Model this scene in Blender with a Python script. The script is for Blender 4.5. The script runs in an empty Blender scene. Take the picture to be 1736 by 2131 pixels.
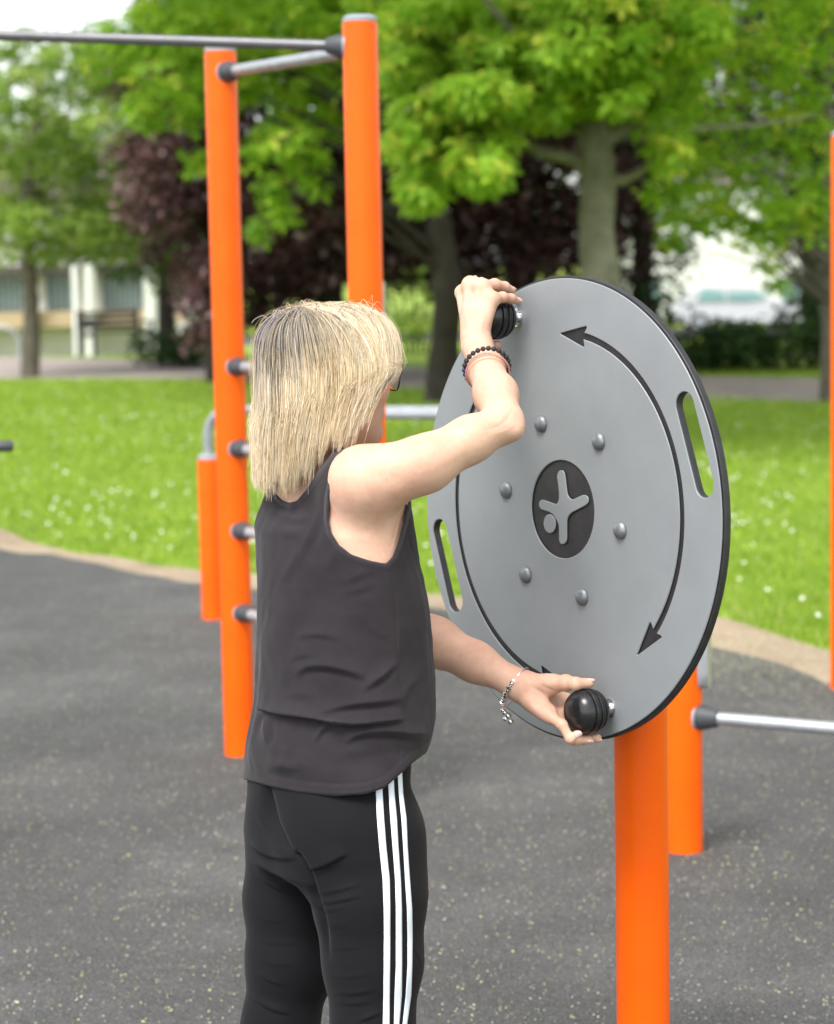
import bpy, bmesh, math, random
import numpy as np
import openvdb
from math import sin, cos, pi, radians, atan, atan2, sqrt
from mathutils import Vector, Matrix
from mathutils.geometry import delaunay_2d_cdt
from mathutils.bvhtree import BVHTree

rng = np.random.default_rng(11)
sc = bpy.context.scene
COL = sc.collection
V3 = lambda *a: np.array(a, float)
def nrm(v):
    v = np.asarray(v, float); return v/np.linalg.norm(v)

# ------------------------------------------------------------------ camera
F = 4700.; W, H = 1736, 2131
pitch = atan((H/2-540)/F); roll = radians(1.1); CH = 1.7
fwd = V3(0, cos(pitch), -sin(pitch)); up0 = V3(0, sin(pitch), cos(pitch)); r0 = V3(1, 0, 0)
cup = cos(roll)*up0+sin(roll)*r0; crt = cos(roll)*r0-sin(roll)*up0
CP = V3(0, 0, CH)
def ray(x, y): return fwd+crt*(x-W/2)/F+cup*(H/2-y)/F
def P(x, y, d): return CP+ray(x, y)*d
def proj(p):
    q = np.asarray(p)-CP; d = q@fwd
    return W/2+F*(q@crt)/d, H/2-F*(q@cup)/d
def G(x, y, z=0.):
    r = ray(x, y); t = (z-CH)/r[2]; return CP+r*t
cd = bpy.data.cameras.new("camera"); cam = bpy.data.objects.new("camera", cd); COL.objects.link(cam)
m = Matrix.Identity(4)
for i in range(3):
    m[i][0] = crt[i]; m[i][1] = cup[i]; m[i][2] = -fwd[i]; m[i][3] = CP[i]
cam.matrix_world = m
cd.sensor_fit = 'VERTICAL'; cd.sensor_height = 24; cd.lens = 24*F/H
cd.clip_start = .05; cd.clip_end = 2000
cd.dof.use_dof = True; cd.dof.focus_distance = 3.72; cd.dof.aperture_fstop = 3.0; cd.dof.aperture_blades = 0
sc.camera = cam

# ------------------------------------------------------------------ objects
ORG = {}
def tag(o, label=None, cat=None, group=None, kind=None):
    if label: o['label'] = label
    if cat: o['category'] = cat
    if group: o['group'] = group
    if kind: o['kind'] = kind
    return o
def thing(name, loc, label, cat, group=None):
    o = bpy.data.objects.new(name, None); COL.objects.link(o)
    o.location = tuple(loc); o.empty_display_size = .1
    ORG[o] = np.array(loc, float)
    return tag(o, label, cat, group)
def mk(name, verts, faces, mat, parent=None, smooth=False, mi=None, sharp=None):
    off = ORG.get(parent, np.zeros(3))
    me = bpy.data.meshes.new(name)
    v = np.asarray(verts, float).reshape(-1, 3)-off
    if isinstance(faces, np.ndarray):
        nf, k = faces.shape
        me.vertices.add(len(v)); me.vertices.foreach_set('co', v.ravel())
        me.loops.add(nf*k); me.loops.foreach_set('vertex_index', faces.ravel().astype(np.int32))
        me.polygons.add(nf); me.polygons.foreach_set('loop_start', np.arange(0, nf*k, k, dtype=np.int32))
        me.update(calc_edges=True)
    else:
        me.from_pydata([tuple(a) for a in v], [], faces); me.update()
    mats = mat if isinstance(mat, (list, tuple)) else [mat]
    for mm in mats: me.materials.append(mm)
    if mi is not None: me.polygons.foreach_set('material_index', np.asarray(mi, np.int32))
    if smooth:
        me.polygons.foreach_set('use_smooth', [True]*len(me.polygons))
        if sharp: me.set_sharp_from_angle(angle=radians(sharp))
    o = bpy.data.objects.new(name, me); COL.objects.link(o)
    if parent: o.parent = parent
    ORG[o] = off
    return o
class MB:
    def __init__(s): s.v = []; s.f = []; s.n = 0; s.m = []
    def add(s, v, f, mi=0):
        v = np.asarray(v, float).reshape(-1, 3)
        s.v.append(v); s.f += [tuple(int(i)+s.n for i in q) for q in f]; s.n += len(v); s.m += [mi]*len(f)
        return s
    def tube(s, pts, r, seg=16, cap=True, mi=0):
        pts = np.asarray(pts, float); n = len(pts)
        r = np.full(n, r) if np.isscalar(r) else np.asarray(r, float)
        T = np.gradient(pts, axis=0); T /= np.linalg.norm(T, axis=1)[:, None]+1e-12
        a = V3(0, 0, 1) if abs(T[0][2]) < .9 else V3(1, 0, 0)
        u = nrm(np.cross(T[0], a)); vs = []
        for i in range(n):
            u = nrm(u-T[i]*(u@T[i])); w = np.cross(T[i], u)
            th = np.arange(seg)*2*pi/seg
            vs.append(pts[i]+r[i]*(np.cos(th)[:, None]*u+np.sin(th)[:, None]*w))
        f = [(i*seg+j, i*seg+(j+1) % seg, (i+1)*seg+(j+1) % seg, (i+1)*seg+j) for i in range(n-1) for j in range(seg)]
        if cap: f += [tuple(range(seg))[::-1], tuple((n-1)*seg+j for j in range(seg))]
        return s.add(np.concatenate(vs), f, mi)
    def lathe(s, org, ax, prof, seg=32, mi=0):
        ax = nrm(ax); a = V3(0, 0, 1) if abs(ax[2]) < .9 else V3(1, 0, 0)
        u = nrm(np.cross(a, ax)); w = np.cross(ax, u); th = np.arange(seg)*2*pi/seg
        ring = np.cos(th)[:, None]*u+np.sin(th)[:, None]*w
        vs = [np.asarray(org)+ax*z+ring*max(r, 1e-5) for r, z in prof]; n = len(prof)
        f = [(i*seg+j, i*seg+(j+1) % seg, (i+1)*seg+(j+1) % seg, (i+1)*seg+j) for i in range(n-1) for j in range(seg)]
        f += [tuple(range(seg))[::-1], tuple((n-1)*seg+j for j in range(seg))]
        return s.add(np.concatenate(vs), f, mi)
    def box(s, c, d, ax=None, mi=0):
        A = np.eye(3) if ax is None else np.array(ax); c = np.asarray(c, float)
        v = [c+A[0]*d[0]*i/2+A[1]*d[1]*j/2+A[2]*d[2]*k/2 for i in (-1, 1) for j in (-1, 1) for k in (-1, 1)]
        return s.add(v, [(0, 1, 3, 2), (4, 6, 7, 5), (0, 4, 5, 1), (2, 3, 7, 6), (0, 2, 6, 4), (1, 5, 7, 3)], mi)
    def go(s, name, mat, parent=None, smooth=True, sharp=35):
        return mk(name, np.concatenate(s.v), s.f, mat, parent, smooth, s.m, sharp)

# ------------------------------------------------------------------ materials
def mat(name, col, rough=.6, spec=.5, metal=0., var=None, vscale=8., bump=0., bscale=60., coat=0., detail=4., attr=None, transl=0., bdist=.002, sheen=0., sss=0., objc=True, rvar=0., mapscale=None):
    m = bpy.data.materials.new(name); m.use_nodes = True; nt = m.node_tree; N = nt.nodes; L = nt.links
    b = N['Principled BSDF']; out = N['Material Output']
    b.inputs['Base Color'].default_value = (*col, 1); b.inputs['Roughness'].default_value = rough
    b.inputs['Specular IOR Level'].default_value = spec; b.inputs['Metallic'].default_value = metal
    b.inputs['Coat Weight'].default_value = coat
    if sheen: b.inputs['Sheen Weight'].default_value = sheen; b.inputs['Sheen Roughness'].default_value = .5
    if sss:
        b.inputs['Subsurface Weight'].default_value = sss; b.inputs['Subsurface Radius'].default_value = (1, .35, .2); b.inputs['Subsurface Scale'].default_value = .008
    tc = N.new('ShaderNodeTexCoord'); src = tc.outputs['Object']
    if mapscale:
        mp = N.new('ShaderNodeMapping'); mp.inputs['Scale'].default_value = mapscale; L.new(src, mp.inputs[0]); src = mp.outputs[0]
    colout = None
    if var is not None:
        nz = N.new('ShaderNodeTexNoise'); nz.inputs['Scale'].default_value = vscale; nz.inputs['Detail'].default_value = detail; nz.inputs['Roughness'].default_value = .65
        L.new(src, nz.inputs['Vector'])
        rp = N.new('ShaderNodeValToRGB'); rp.color_ramp.elements[0].position = .3; rp.color_ramp.elements[1].position = .7
        rp.color_ramp.elements[0].color = (*var, 1); rp.color_ramp.elements[1].color = (*col, 1)
        L.new(nz.outputs['Fac'], rp.inputs[0]); colout = rp.outputs[0]
    if attr:
        at = N.new('ShaderNodeAttribute'); at.attribute_name = 'Col'
        if colout is None: colout = at.outputs['Color']
        else:
            mx = N.new('ShaderNodeMix'); mx.data_type = 'RGBA'; mx.blend_type = 'MULTIPLY'; mx.inputs[0].default_value = 1
            L.new(at.outputs['Color'], mx.inputs[6]); L.new(colout, mx.inputs[7]); colout = mx.outputs[2]
    if colout: L.new(colout, b.inputs['Base Color'])
    if rvar:
        n3 = N.new('ShaderNodeTexNoise'); n3.inputs['Scale'].default_value = vscale*.7; n3.inputs['Detail'].default_value = 6; L.new(src, n3.inputs['Vector'])
        mr = N.new('ShaderNodeMapRange'); mr.inputs['To Min'].default_value = rough-rvar; mr.inputs['To Max'].default_value = rough+rvar
        L.new(n3.outputs['Fac'], mr.inputs['Value']); L.new(mr.outputs[0], b.inputs['Roughness'])
    if bump:
        n2 = N.new('ShaderNodeTexNoise'); n2.inputs['Scale'].default_value = bscale; n2.inputs['Detail'].default_value = 5
        L.new(src, n2.inputs['Vector'])
        bp = N.new('ShaderNodeBump'); bp.inputs['Strength'].default_value = bump; bp.inputs['Distance'].default_value = bdist
        L.new(n2.outputs['Fac'], bp.inputs['Height']); L.new(bp.outputs[0], b.inputs['Normal'])
    if transl:
        tr = N.new('ShaderNodeBsdfTranslucent'); ms = N.new('ShaderNodeMixShader'); ms.inputs[0].default_value = transl
        if colout: L.new(colout, tr.inputs['Color'])
        else: tr.inputs['Color'].default_value = (*col, 1)
        L.new(b.outputs[0], ms.inputs[1]); L.new(tr.outputs[0], ms.inputs[2]); L.new(ms.outputs[0], out.inputs[0])
    return m
M = {}
def skinmat():
    m = mat('skin', (.565, .345, .26), .5, .3, sss=.12); nt = m.node_tree; N = nt.nodes; L = nt.links; b = N['Principled BSDF']
    tc = N.new('ShaderNodeTexCoord').outputs['Object']
    def nz(sc_, de=5, ro=.6, vec=None):
        n = N.new('ShaderNodeTexNoise'); n.inputs['Scale'].default_value = sc_; n.inputs['Detail'].default_value = de; n.inputs['Roughness'].default_value = ro; L.new(tc, n.inputs['Vector']); return n.outputs['Fac']
    def rp(f, st):
        r = N.new('ShaderNodeValToRGB'); e = r.color_ramp.elements
        while len(e) < len(st): e.new(.5)
        for i, (p, c) in enumerate(st): e[i].position = p; e[i].color = (*c, 1)
        L.new(f, r.inputs[0]); return r.outputs[0]
    def mul(a, c):
        x = N.new('ShaderNodeMix'); x.data_type = 'RGBA'; x.blend_type = 'MULTIPLY'; x.inputs[0].default_value = 1; L.new(a, x.inputs[6]); L.new(c, x.inputs[7]); return x.outputs[2]
    a = rp(nz(11, 6, .65), [(.3, (.58, .33, .235)), (.52, (.63, .395, .285)), (.72, (.65, .43, .31))])
    bl = rp(nz(42, 5, .7), [(.33, (.96, .92, .91)), (.6, (1.03, 1.02, 1.02))])
    fr = rp(nz(210, 2, .5), [(.69, (1, 1, 1)), (.77, (.86, .76, .70))])
    L.new(mul(mul(a, bl), fr), b.inputs['Base Color'])
    v = N.new('ShaderNodeTexVoronoi'); v.inputs['Scale'].default_value = 650; L.new(tc, v.inputs['Vector'])
    bp = N.new('ShaderNodeBump'); bp.inputs['Strength'].default_value = .25; bp.inputs['Distance'].default_value = .0004; L.new(v.outputs['Distance'], bp.inputs['Height'])
    b2 = N.new('ShaderNodeBump'); b2.inputs['Strength'].default_value = .35; b2.inputs['Distance'].default_value = .0022; L.new(nz(75, 5, .6), b2.inputs['Height']); L.new(bp.outputs[0], b2.inputs['Normal']); L.new(b2.outputs[0], b.inputs['Normal'])
    return m
M['orange'] = mat('orange_paint', (.93, .124, .001), .38, .25, var=(.87, .106, .001), vscale=7, bump=.08, bscale=250, bdist=.0005, rvar=.06)
M['grey'] = mat('grey_panel', (.238, .254, .263), .42, .4, var=(.212, .227, .237), vscale=9, bump=.12, bscale=900, bdist=.0004, rvar=.08)
M['core'] = mat('black_core', (.018, .017, .019), .5, .4, var=(.032, .03, .032), vscale=40, bump=.15, bscale=400, bdist=.0005)
M['knob'] = mat('black_rubber', (.011, .011, .012), .27, .5, var=(.016, .016, .017), vscale=30, rvar=.05)
M['bolt'] = mat('galvanised_bolt', (.26, .275, .29), .45, .5, metal=.55, var=(.16, .17, .18), vscale=60, bump=.2, bscale=300, bdist=.0006)
M['steel'] = mat('bright_steel', (.75, .76, .77), .22, .5, metal=1)
M['galv'] = mat('galvanised_pipe', (.48, .50, .52), .42, .5, metal=.6, var=(.36, .38, .40), vscale=25)
M['rail'] = mat('dull_galvanised', (.33, .35, .37), .55, .4, metal=.25, var=(.24, .26, .28), vscale=20)
M['barD'] = mat('dark_steel_bar', (.16, .16, .165), .4, .5, metal=.5, var=(.12, .12, .125), vscale=20)
M['collar'] = mat('grey_rubber_collar', (.05, .055, .062), .55)
M['cap'] = mat('grey_cap', (.28, .31, .34), .5)
M['skin'] = skinmat()
M['nail'] = mat('fingernail', (.74, .46, .40), .2, .5, coat=.5)
M['shirt'] = mat('dark_cotton', (.0310, .0262, .0295), .92, .12, var=(.0205, .0172, .0198), vscale=11, bump=.35, bscale=1500, bdist=.0004, sheen=.1)
M['trim'] = mat('cotton_binding', (.034, .028, .033), .9, .15, sheen=.2)
M['legging'] = mat('black_stretch', (.0078, .0072, .0092), .8, .13, var=(.006, .0058, .007), vscale=10, bump=.35, bscale=1800, bdist=.0003, sheen=.05)
M['stripe'] = mat('white_stripe', (.74, .78, .84), .6, .3)
M['shoe'] = mat('shoe_fabric', (.05, .05, .055), .7)
M['sole'] = mat('shoe_sole', (.7, .7, .68), .6)
M['pinkband'] = mat('pink_band', (.62, .27, .20), .35)
M['silver'] = mat('silver', (.75, .75, .73), .2, metal=1)
M['gold'] = mat('gold', (.85, .62, .25), .25, metal=1)
M['bead'] = mat('lava_bead', (.03, .024, .026), .7, bump=.6, bscale=700, bdist=.001)
M['beadb'] = mat('blue_bead', (.03, .045, .16), .15)
M['hair'] = mat('hair', (1, 1, 1), .38, .35, attr=True)
M['hairbase'] = mat('hair_base', (1, 1, 1), .55, .25, attr=True)

def vcol(o, cols):
    me = o.data; a = me.color_attributes.new('Col', 'FLOAT_COLOR', 'POINT')
    c = np.ones((len(me.vertices), 4), np.float32); c[:, :3] = cols; a.data.foreach_set('color', c.ravel())

# ------------------------------------------------------------------ disc station
DC = P(1169.85, 1060.04, 3.889); YAW = .9473; PIT = .02836; R = .40
dn = V3(-sin(YAW)*cos(PIT), -cos(YAW)*cos(PIT), sin(PIT)); du = V3(cos(YAW), -sin(YAW), 0)
dv = np.cross(du, -dn); dv = dv if dv[2] > 0 else -dv
def D(u, v, w=0.): return DC+du*u*R+dv*v*R+dn*w
def duv(x, y):
    r = ray(x, y); t = ((DC-CP)@dn)/(r@dn); q = CP+r*t-DC
    return np.array([q@du, q@dv])/R
def pol(r, a): return np.array([r*cos(radians(a)), r*sin(radians(a))])
def offset(loop, d):
    p = np.array(loop); a = np.roll(p, 1, 0); b = np.roll(p, -1, 0)
    e1 = p-a; e2 = b-p
    n1 = np.c_[e1[:, 1], -e1[:, 0]]; n2 = np.c_[e2[:, 1], -e2[:, 0]]
    n1 /= np.linalg.norm(n1, axis=1)[:, None]+1e-9; n2 /= np.linalg.norm(n2, axis=1)[:, None]+1e-9
    n = n1+n2; n /= np.linalg.norm(n, axis=1)[:, None]+1e-9
    area = .5*np.sum(p[:, 0]*b[:, 1]-b[:, 0]*p[:, 1])
    return p+n*d*(1 if area > 0 else -1)      # d>0 grows the loop
def roundpoly(pts, rad, seg=5):
    out = []; n = len(pts); pts = [np.array(q, float) for q in pts]
    rad = [rad]*n if np.isscalar(rad) else rad
    for i in range(n):
        p, a, b = pts[i], pts[i-1], pts[(i+1) % n]
        if rad[i] <= 0: out.append(p); continue
        ua = (a-p)/np.linalg.norm(a-p); ub = (b-p)/np.linalg.norm(b-p)
        l = min(rad[i], .48*np.linalg.norm(a-p), .48*np.linalg.norm(b-p))
        for k in range(seg+1):
            t = k/seg; out.append((p+ua*l)*(1-t)**2+p*2*t*(1-t)+(p+ub*l)*t*t)
    return np.array(out)
def plate(name, outer, holes, w0, w1, ch, mats, parent, wallmi=0, chmi=0):
    """plate in disc space: front at w1 (chamfer ch), back at w0. wall of holes/outer = wallmi"""
    mb = MB(); c = ch/R
    loops = [offset(outer, -c)]+[offset(h, c) for h in holes]
    base = [np.array(outer)]+[np.array(h) for h in holes]
    def cap(loops, w, flip, mi):
        pts = []; edges = []
        for l in loops:
            n0 = len(pts); pts += [Vector(q) for q in l]; edges += [(n0+i, n0+(i+1) % len(l)) for i in range(len(l))]
        vo, _, fo, *_ = delaunay_2d_cdt(pts, edges, [], 1, 1e-7)
        vo = np.array([tuple(q) for q in vo]); keep = []
        cen = np.array([vo[list(f)].mean(0) for f in fo])
        ins = np.zeros(len(cen), bool)
        for hl in loops[1:]: ins |= inpoly(cen, hl)
        for f, k in zip(fo, ins):
            if not k: keep.append(f[::-1] if flip else f)
        mb.add([D(q[0], q[1], w) for q in vo], keep, mi)
    cap(loops, w1, False, 0)
    if w0 is not None: cap(base, w0, True, wallmi)
    for k, (t, b) in enumerate(zip(loops, base)):
        n = len(t); a = [D(*q, w1) for q in t]; m_ = [D(*q, w1-ch) for q in b]; z = [D(*q, w0 if w0 is not None else w1-.002) for q in b]
        mb.add(a+m_, [(i, (i+1) % n, n+(i+1) % n, n+i) for i in range(n)], chmi)
        mb.add(m_+z, [(i, (i+1) % n, n+(i+1) % n, n+i) for i in range(n)], wallmi)
    o = mk(name, np.concatenate(mb.v), mb.f, mats, parent, True, mb.m, 25)
    bm = bmesh.new(); bm.from_mesh(o.data); bmesh.ops.recalc_face_normals(bm, faces=bm.faces); bm.to_mesh(o.data); bm.free()
    return o
def inpoly(pts, loop):
    x, y = pts[:, 0], pts[:, 1]; l = np.array(loop); r = np.zeros(len(pts), bool)
    for (x1, y1), (x2, y2) in zip(l, np.roll(l, -1, 0)):
        c = ((y1 > y) != (y2 > y)); xx = (x2-x1)*(y-y1)/((y2-y1) if y2 != y1 else 1e-12)+x1
        r ^= c & (x < xx)
    return r

A0 = 21.5
circle = lambda r, n, c=(0, 0): np.array([[c[0]+r*cos(2*pi*i/n), c[1]+r*sin(2*pi*i/n)] for i in range(n)])
def slot(a0):
    r, w, h = .886, .053, 11.2; o = []
    # straight slot, perpendicular to the radius
    c = pol(r, a0); t = pol(1, a0+90); q = pol(1, a0)
    Lh = .168
    for k in range(13): a = -pi/2+pi*k/12; o.append(c+t*(Lh+w*cos(a))+q*w*sin(a)*1)
    for k in range(13): a = pi/2+pi*k/12; o.append(c+t*(-Lh+w*cos(a))+q*w*sin(a))
    return np.array(o)
def arrow(a0):
    r, hw = .757, .0135; o = []; a1, a2 = a0-58.5, a0+58.5
    for k in range(61): o.append(pol(r+hw, a1+(a2-a1)*k/60))
    o += [pol(r+.047, a2-1), pol(r-.002, a2+12.3), pol(r-.047, a2-1)]
    for k in range(61): o.append(pol(r-hw, a2-(a2-a1)*k/60))
    o += [pol(r-.047, a1+1), pol(r-.002, a1-12.3), pol(r+.047, a1+1)]
    return roundpoly(o, [0]*61+[.012]*3+[0]*61+[.012]*3, 3)
slots = [slot(A0), slot(A0+180)]; arrows = [arrow(A0), arrow(A0+180)]
lg = lambda a: duv((1280+a[0]/7.105)*.8522, (1100+a[1]/7.105)*.8522)
figpts = [(600, 345), (675, 345), (705, 430), (745, 780), (820, 862), (1030, 765), (1105, 800), (1115, 900), (1070, 950), (800, 1090), (735, 1190), (735, 1560), (700, 1625), (630, 1630), (600, 1560), (600, 1275), (480, 1085), (285, 1020), (245, 950), (265, 865), (320, 855), (560, 938), (600, 850), (600, 700), (562, 430)]
fig = roundpoly([lg(a) for a in figpts], .022, 4)
hc = lg((437, 1272)); head = circle(.0415, 28, hc); emb = circle(.2116, 72)
base_xy = P(1340, 2131, 3.97); PB = V3((DC-dn*.176)[0], (DC-dn*.176)[1], 0)
station = thing('turning_wheel_station', PB, 'large grey wheel with two black ball knobs on an orange post, turned by the woman', 'fitness machine')
disc = plate('wheel_core', circle(1, 160), slots, -.0158, -.0038, .001, [M['core']], station)
face = plate('wheel_face', offset(circle(1, 160), -.004/R), slots+arrows+[emb], None, .0, .0012, [M['grey']], station)
figo = plate('emblem_figure', fig, [], None, .0, .0010, [M['grey']], station)
heado = plate('emblem_ball', head, [], None, .0, .0010, [M['grey']], station)
for o in (figo, heado): o.name = o.name
riv = [111.716-60*i for i in range(6)]
for a in riv:
    p = pol(.3904, a); mb = MB()
    prof = [(r_*1.3, z_*1.25) for r_, z_ in [(.0112, -.001), (.0118, .001), (.0112, .0035), (.009, .006), (.0055, .0078), (.002, .0084), (0, .0085)]]
    mb.lathe(D(*p), dn, prof, 20); mb.go('bolt_head', M['bolt'], station)
KN = []
for a in (111.4, -68.2):
    p = pol(.88, a); c = D(*p); KN.append(c)
    k = MB(); prof = []; Rk = .0385
    for i in range(121):
        t = -pi/2+pi*i/120; z = .0335*sin(t); r = Rk*cos(t)**.62
        r *= 1-.11*max(0, cos(2*pi*(z+.003)/.0118))**4*(1 if -.026 < z < .016 else 0)
        prof.append((r, z+.0505))
    prof[0] = (.013, prof[1][1])
    k.lathe(c, dn, prof, 48); ko = k.go('knob', M['knob'], station)
    s = MB(); s.lathe(c, dn, [(.0165, -.0005), (.0165, .0025), (.0105, .0027), (.0105, .017), (.0105, .022)], 24)
    s.lathe(c, dn, [(.0135, .0075), (.0145, .0085), (.0145, .017), (.0135, .018)], 6); s.go('stem', M['steel'], ko)
# hub + post behind
mb = MB(); mb.lathe(DC, -dn, [(.05, .016), (.05, .04), (.036, .042), (.036, .135)], 32); mb.go('hub', M['galv'], station)
mb = MB(); ph = DC[2]+.07
rr = .0482
mb.lathe(PB, V3(0, 0, 1), [(rr, -.1), (rr, .4), (rr, .8), (rr, ph-.004), (rr-.003, ph)], 64); mb.go('post', M['orange'], station)
mb = MB(); mb.lathe(PB+V3(0, 0, ph), V3(0, 0, 1), [(rr+.002, .0005), (rr+.002, .01), (rr-.01, .017), (0, .02)], 32); mb.go('post_cap', M['cap'], station)
# ------------------------------------------------------------------ other frames
Z = V3(0, 0, 1)
PR = .0535
def post(parent, base, h, r=PR, name='post'):
    mb = MB(); mb.lathe(base, Z, [(r, -.08), (r, h*.33), (r, h*.66), (r, h-.003), (r-.003, h)], 48)
    p = mb.go(name, M['orange'], parent)
    c = MB(); c.lathe(base+Z*h, Z, [(r-.001, .0005), (r-.001, .012), (r-.012, .02), (0, .024)], 32); c.go('post_cap', M['cap'], parent)
    return p
def on_axis(base, z): return V3(base[0], base[1], z)
def bar(parent, a, b, r, mat_, ca=True, cb=True, off=PR, name='bar', cr=.036):
    a = np.array(a); b = np.array(b); d = nrm(b-a)
    A = a+d*off*ca*.98; B = b-d*off*cb*.98
    mb = MB(); mb.tube([A, A*.5+B*.5, B], r, 20); mb.go(name, mat_, parent)
    for e, q, s in ((ca, A, 1), (cb, B, -1)):
        if e:
            c = MB(); c.lathe(q-d*s*.004, d*s, [(cr, 0), (cr, .012), (cr-.005, .03), (r+.007, .055), (r+.003, .058)], 28)
            c.go('collar', M['collar'], parent)
            c = MB(); c.lathe(q-d*s*.012, d*s, [(cr+.004, 0), (cr+.004, .0075)], 28); c.go('washer', M['cap'], parent)
def zat(base, y):      # height on a vertical line above base seen at picture row y
    lo, hi = 0., 4.
    for _ in range(40):
        mid = (lo+hi)/2
        if proj(on_axis(base, mid))[1] > y: lo = mid
        else: hi = mid
    return mid
bA = G(500, 1574); 
def gxd(x, depth):     # ground point seen at column x at forward distance depth
    k = (-CH/depth-fwd[2]-crt[2]*(x-W/2)/F)/cup[2]*F
    p = P(x, H/2-k, depth); return V3(p[0], p[1], 0)
bB = gxd(784, 7.09); bC = gxd(-150, 7.4)
bA = V3(bA[0], bA[1], 0)
frame_ = thing('pull_up_frame', bA, 'tall orange pull-up frame with steel top bars and ladder rungs behind the woman', 'pull-up frame')
hA = zat(bA, 108); hB = zat(bB, 46)
post(frame_, bA, hA); post(frame_, bB, hB); post(frame_, bC, hB+.02)
bar(frame_, on_axis(bA, zat(bA, 152)), on_axis(bB, zat(bB, 104)), .0195, M['galv'], name='top_bar')
bar(frame_, on_axis(bB, zat(bB, 97)), on_axis(bC, zat(bC, 66)), .0165, M['barD'], name='top_bar')
for y in (762, 932, 1102, 1272):
    z = zat(bA, y); bar(frame_, on_axis(bA, z), on_axis(bB, z), .0195, M['galv'], name='rung', cr=.032)
e = P(22, 928, 7.3); s_ = on_axis(bC, e[2]); 
mb = MB(); mb.tube([s_+nrm(e-s_)*PR, e], .0115, 16); mb.go('hand_grip', M['barD'], frame_)
c = MB(); c.lathe(e, nrm(e-s_), [(.014, -.04), (.018, -.035), (.019, .0), (.015, .008)], 20); c.go('grip_end', M['collar'], frame_)
g = MB(); q = P(797, 640, 7.12); g.tube([on_axis(q, P(797, 586, 7.02)[2]), on_axis(q, P(797, 780, 7.02)[2])], .0075, 14); g.tube([P(797, 770, 7.02), P(770, 770, 6.99)], .007, 10); g.go('side_rail', M['galv'], frame_)

# parallel bars
def hoop(a, b, ht):
    th = thing('parallel_bar', a, '', 'exercise bar', 'low parallel bars on orange stubs')
    post(th, a, zt, .0535); post(th, b, zt, .0535)
    pts = []; d = nrm(b-a); rc = .12
    pts.append(a+Z*(zt-.02)); pts.append(a+Z*(ht-rc))
    for k in range(1, 9): t = k/8*pi/2; pts.append(a+Z*(ht-rc+rc*sin(t))+d*rc*(1-cos(t)))
    for k in range(0, 9): t = k/8*pi/2; pts.append(b+Z*(ht-rc+rc*cos(t))-d*rc*(1-sin(t)))
    pts.append(b+Z*(zt-.02)); mb = MB(); mb.tube(pts, .0215, 18); mb.go('rail', M['rail'], th)
    return th
a1 = G(444, 1290); zt = zat(a1, 955); ht = zat(a1, 852)
b1 = gxd(1120, (a1-CP)@fwd-.55)
h1 = hoop(a1, b1, ht); h1['label'] = 'galvanised rail on an orange stub, seen directly left of the ladder post'
a2 = a1+V3(.40, -.62, 0); b2 = b1+V3(.1, -.55, 0)
zt -= .0
h2 = hoop(a2, b2, ht+.015); h2['label'] = 'galvanised rail whose stub is hidden behind the woman, nearer of the two rails'

# low bar behind the wheel, right
bD = G(1424, 1774); bD = V3(bD[0], bD[1], 0); bE = gxd(1960, 6.1)
low = thing('low_bar_station', bD, 'low pale steel bar held by an orange post just right of the wheel post', 'exercise bar')
post(low, bD, .72); post(low, bE, .72)
z = zat(bD, 1489); bar(low, on_axis(bD, z), on_axis(bE, z), .0185, M['galv'], cr=.037, name='low_bar')
mb = MB(); q = on_axis(bD, zat(bD, 1385)); dd = nrm(V3(1, -.25, 0)); ee = np.cross(Z, dd)
pf = [(-.045, -.03), (-.045, .1), (-.03, .13), (.03, .13), (.045, .1), (.045, -.03), (.03, -.062), (-.03, -.062)]
pf = roundpoly(pf, .03, 4); n = len(pf)
for w0, w1, sc_, nm, mm in ((.045, .060, .8, 'bracket_pad', M['cap']), (.061, .075, 1., 'bracket_plate', M['galv'])):
    mb = MB(); va = [q+dd*w0+ee*a[0]*sc_+Z*a[1] for a in pf]; vb = [q+dd*w1+ee*a[0]*sc_+Z*a[1] for a in pf]
    mb.add(va+vb, [tuple(range(n))[::-1], tuple(range(n, 2*n))]+[(i, (i+1) % n, n+(i+1) % n, n+i) for i in range(n)]); mb.go(nm, mm, low, True, 30)
# tall post at right edge
bF = G(1757, 1436); tall = thing('exercise_frame', bF, 'tall orange post standing at the right edge of the photo', 'exercise frame')
post(tall, bF, zat(bF, 283)); bG = bF+V3(1.3, .3, 0); post(tall, bG, zat(bF, 283)); z = zat(bF, 283)-.12
bar(tall, on_axis(bF, z), on_axis(bG, z), .0165, M['galv'], name='top_bar')
bar(tall, on_axis(bF, z-.9), on_axis(bG, z-.9), .0165, M['galv'], name='top_bar')
mb = MB(); mb.lathe(bF, Z, [(.075, -.002), (.075, .006)], 32); mb.go('base_plate', M['galv'], tall)
# ------------------------------------------------------------------ ground
def gz(x, y):
    t = np.clip((np.asarray(y, float)-42)/16, 0, 1); return -.75*t*t*(3-2*t)
def nodes_ground(name, build):
    m = bpy.data.materials.new(name); m.use_nodes = True; nt = m.node_tree; b = nt.nodes['Principled BSDF']
    b.inputs['Specular IOR Level'].default_value = .25
    tc = nt.nodes.new('ShaderNodeTexCoord'); build(nt, b, tc.outputs['Object']); return m
def noise(nt, src, scale, detail=4, rough=.6, sc3=None):
    if sc3:
        mp = nt.nodes.new('ShaderNodeMapping'); mp.inputs['Scale'].default_value = sc3; nt.links.new(src, mp.inputs[0]); src = mp.outputs[0]
    n = nt.nodes.new('ShaderNodeTexNoise'); n.inputs['Scale'].default_value = scale; n.inputs['Detail'].default_value = detail; n.inputs['Roughness'].default_value = rough
    nt.links.new(src, n.inputs['Vector']); return n.outputs['Fac']
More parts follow.
